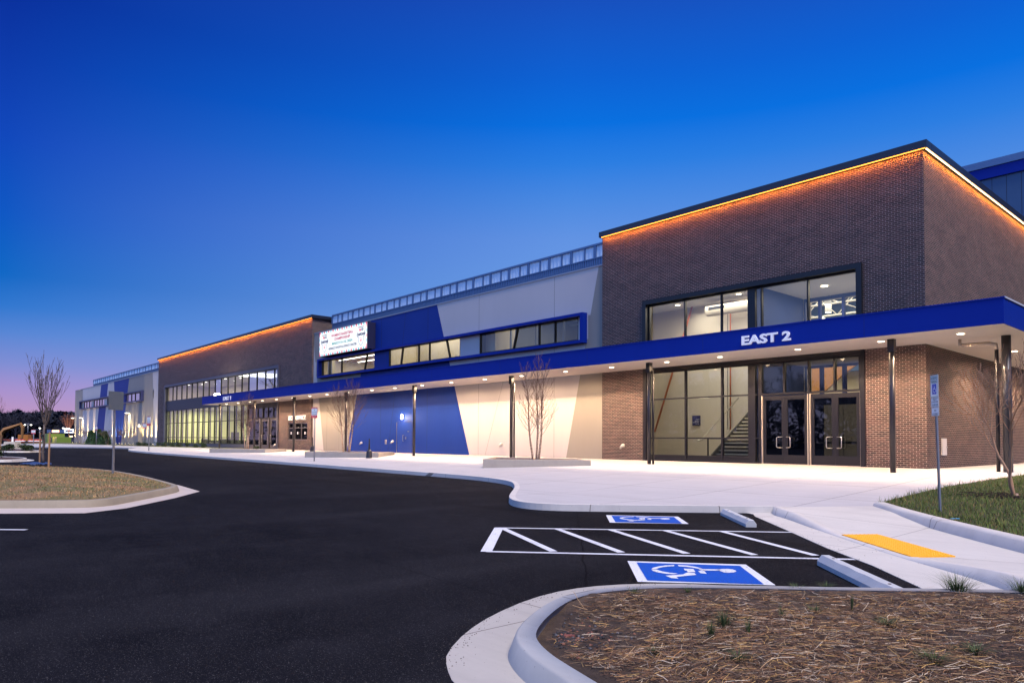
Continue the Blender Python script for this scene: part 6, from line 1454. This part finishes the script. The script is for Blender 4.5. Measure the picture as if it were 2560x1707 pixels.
for u, d, l in ((36, 262, 'dark car parked left of the lone sign far away'), (94, 255, 'dark car parked between the lone sign and the island tree'), (107, 250, 'dark car parked beside the island tree far away')): car(PT(u, 1103, d), l, ang)
p = PT(110, 1087, 249); t = thing('tail_light', p, 'small red light glowing behind the island tree', 'light'); bm = BM(); blob(bm, p, .22, 1); obj('lens', bm, em('tail_red', (1, .08, .03), 18), t)
# shops with lit signs
p = PT(145, 1100, 270); t = thing('shop_building', (p.x, p.y, .3), 'low shop building with an orange lit sign and a white lit frame', 'building'); rb = lambda u0, u1, v0, v1, dist, th=.4: None
def card(u0, u1, v0, v1, dist, m_, name, th=1.0, parent=t):
    a = PT(u0, v0, dist); b_ = PT(u1, v0, dist); z1_ = a.z; z0_ = PT(u0, v1, dist).z; c = (a+b_)/2; bm = BM(); w_ = (a.xy-b_.xy).length; an = math.atan2(b_.y-a.y, b_.x-a.x); rbox(bm, c.x, c.y, z0_, z1_, w_, th, an); return obj(name, bm, m_, parent)
card(118, 184, 1082, 1110, 272, mat('shop_wall', (.06, .07, .12), .7), 'wall', 8); card(118, 184, 1074, 1082, 271, mat('shop_roof', (.05, .10, .24), .6), 'roof', 9)
card(130, 148, 1074.5, 1080.5, 262, em('shop_orange', (1, .40, .10), 3.2), 'lit_sign', .4)
for k in range(4): card(132+k*4, 134.3+k*4, 1075.5, 1079.5, 261.5, em('shop_letter', (1, .75, .35), 8), 'sign_letter', .2)
for (a, b_, c, d) in ((161, 184, 1072.5, 1074.2), (161, 184, 1079.3, 1081), (161, 162.6, 1074.2, 1079.3), (182.4, 184, 1074.2, 1079.3)): card(a, b_, c, d, 255, em('shop_frame_light', (.9, .95, 1), 5), 'lit_frame', .3)
card(158, 161, 1088, 1092, 262, em('shop_window_glow', (1, .75, .45), 3), 'lit_window', .3); card(174, 182, 1089, 1092, 262, MATS['shop_window_glow'], 'lit_window', .3)
# lot lamps far away
for i, (u, v, h_) in enumerate(((62, 1062, 2), (77.5, 1062, 2), (99.5, 1070, 1), (158, 1070, 1), (166.5, 1070, 1), (173, 1071, 1))):
    p = PT(u, v, 300); t = thing('lot_lamp', (p.x, p.y, .3), ['left head of the twin lot lamp against the dark wood', 'right head of the twin lot lamp against the dark wood', 'single lot lamp left of the island tree trunk', 'lot lamp left of the orange lit tree', 'lot lamp behind the orange lit tree', 'lot lamp at the wing corner'][i], 'lamp', 'lit car park lamps far away')
    bm = BM(); c = PT(70, v, 300) if h_ == 2 else p; tube(bm, [(c.x, c.y, .2), (c.x, c.y, p.z+.5)], .14, 5); tube(bm, [(c.x, c.y, p.z+.5), (p.x, p.y, p.z+.3)], .1, 4) if h_ == 2 else None; obj('pole', bm, galv, t)
    bm = BM(); blob(bm, p, .34, .45); obj('lamp_head', bm, em('lot_lamp_glow', (1, .95, .85), 9), t)
# ---- far wood: bare crowns against the dusk
V = []; Fc = []; C = []; rnd = random.Random(4)
def far_tree(x, y, z, H, V, Fc, C):
    hv = Vector((-y, x, 0)).normalized()
    def limb(p, d, L, w_, dep):
        b = len(V); q = p+d*L; side = d.cross(Vector((x, y, 0)).normalized()); side = side.normalized() if side.length > .05 else hv
        V.extend([p-side*w_, p+side*w_, q+side*w_*.45, q-side*w_*.45]); Fc.append((b, b+1, b+2, b+3)); k = rnd.uniform(.7, 1.3); C.append([.014*k, .015*k, .030*k])
        if dep == 0: return
        for _ in range(4 if dep > 1 else 5):
            t = rnd.uniform(.35, 1); nd = (d+Vector((rnd.gauss(0, .55), rnd.gauss(0, .55), rnd.gauss(.15, .35)))).normalized(); limb(p+d*L*t, nd, L*rnd.uniform(.5, .75), max(.05, w_*.5), dep-1)
    limb(Vector((x, y, z)), Vector((rnd.gauss(0, .05), rnd.gauss(0, .05), 1)).normalized(), H*.42, H*.014, 4)
for k in range(230):
    u = rnd.uniform(-60, 215); dist = rnd.uniform(330, 440); top = 1022+14*noise.noise(Vector((u*.03, 1, 0)))+rnd.uniform(-5, 8)+(6 if u > 110 else -3)
    p = PT(u, top, dist); far_tree(p.x, p.y, 0, p.z, V, Fc, C)
n0 = len(Fc)
o = raw_mesh('distant_wood', V, Fc, C, attr_mat('far_wood_bark', .9), shift=(-400, 60, 0)); tag(o, 'dark leafless wood along the horizon at the left', 'wood', kind='stuff')
# understory that closes the wood low down
V = []; Fc = []; C = []
for k in range(15000):
    u = rnd.uniform(-80, 230); dist = rnd.uniform(335, 450); vt = 1036+10*noise.noise(Vector((u*.035, 1, 0))); v = rnd.uniform(vt+rnd.uniform(-8, 14), 1106); p = PT(u, v, dist)
    s = rnd.uniform(.5, 1.6); d1_ = Vector((rnd.gauss(0, 1), rnd.gauss(0, 1), rnd.gauss(0, 1))).normalized()*s; d2_ = d1_.orthogonal().normalized()*s*.6; b = len(V); V += [p-d1_, p+d2_, p+d1_, p-d2_]; Fc.append((b, b+1, b+2, b+3)); q = rnd.uniform(.5, 1.4); C.append([.008*q, .011*q, .022*q])
o = raw_mesh('distant_brush', V, Fc, C, MATS['far_wood_bark'], shift=(-400, 60, 0)); tag(o, 'dense dark undergrowth below the distant leafless wood', 'wood', kind='stuff')
for k in range(0): pass

# wood behind the photographer, which darkens the reflections in the door glass
V = []; Fc = []; C = []
def far_tree2(x, y, H): far_tree(x, y, 0, H, V, Fc, C)
for k in range(230):
    a = math.radians(rnd.uniform(186, 334)); d_ = rnd.uniform(125, 160); far_tree2(d_*math.cos(a), d_*math.sin(a), rnd.uniform(18, 27))
for k in range(34000):
    a = math.radians(rnd.uniform(184, 336)); d_ = rnd.uniform(120, 165); z = abs(rnd.gauss(0, 1))*5; p = Vector((d_*math.cos(a), d_*math.sin(a), z))
    s = rnd.uniform(.3, .8); d1_ = Vector((rnd.gauss(0, 1), rnd.gauss(0, 1), rnd.gauss(0, 1))).normalized()*s; d2_ = d1_.orthogonal().normalized()*s*.6; b = len(V); V += [p-d1_, p+d2_, p+d1_, p-d2_]; Fc.append((b, b+1, b+2, b+3)); q = rnd.uniform(.5, 1.4); C.append([.008*q, .010*q, .018*q])
o = raw_mesh('wood_behind', V, Fc, C, MATS['far_wood_bark'], shift=(0, -100, 0)); tag(o, 'dark leafless wood seen mirrored in the entrance glass', 'wood', kind='stuff')
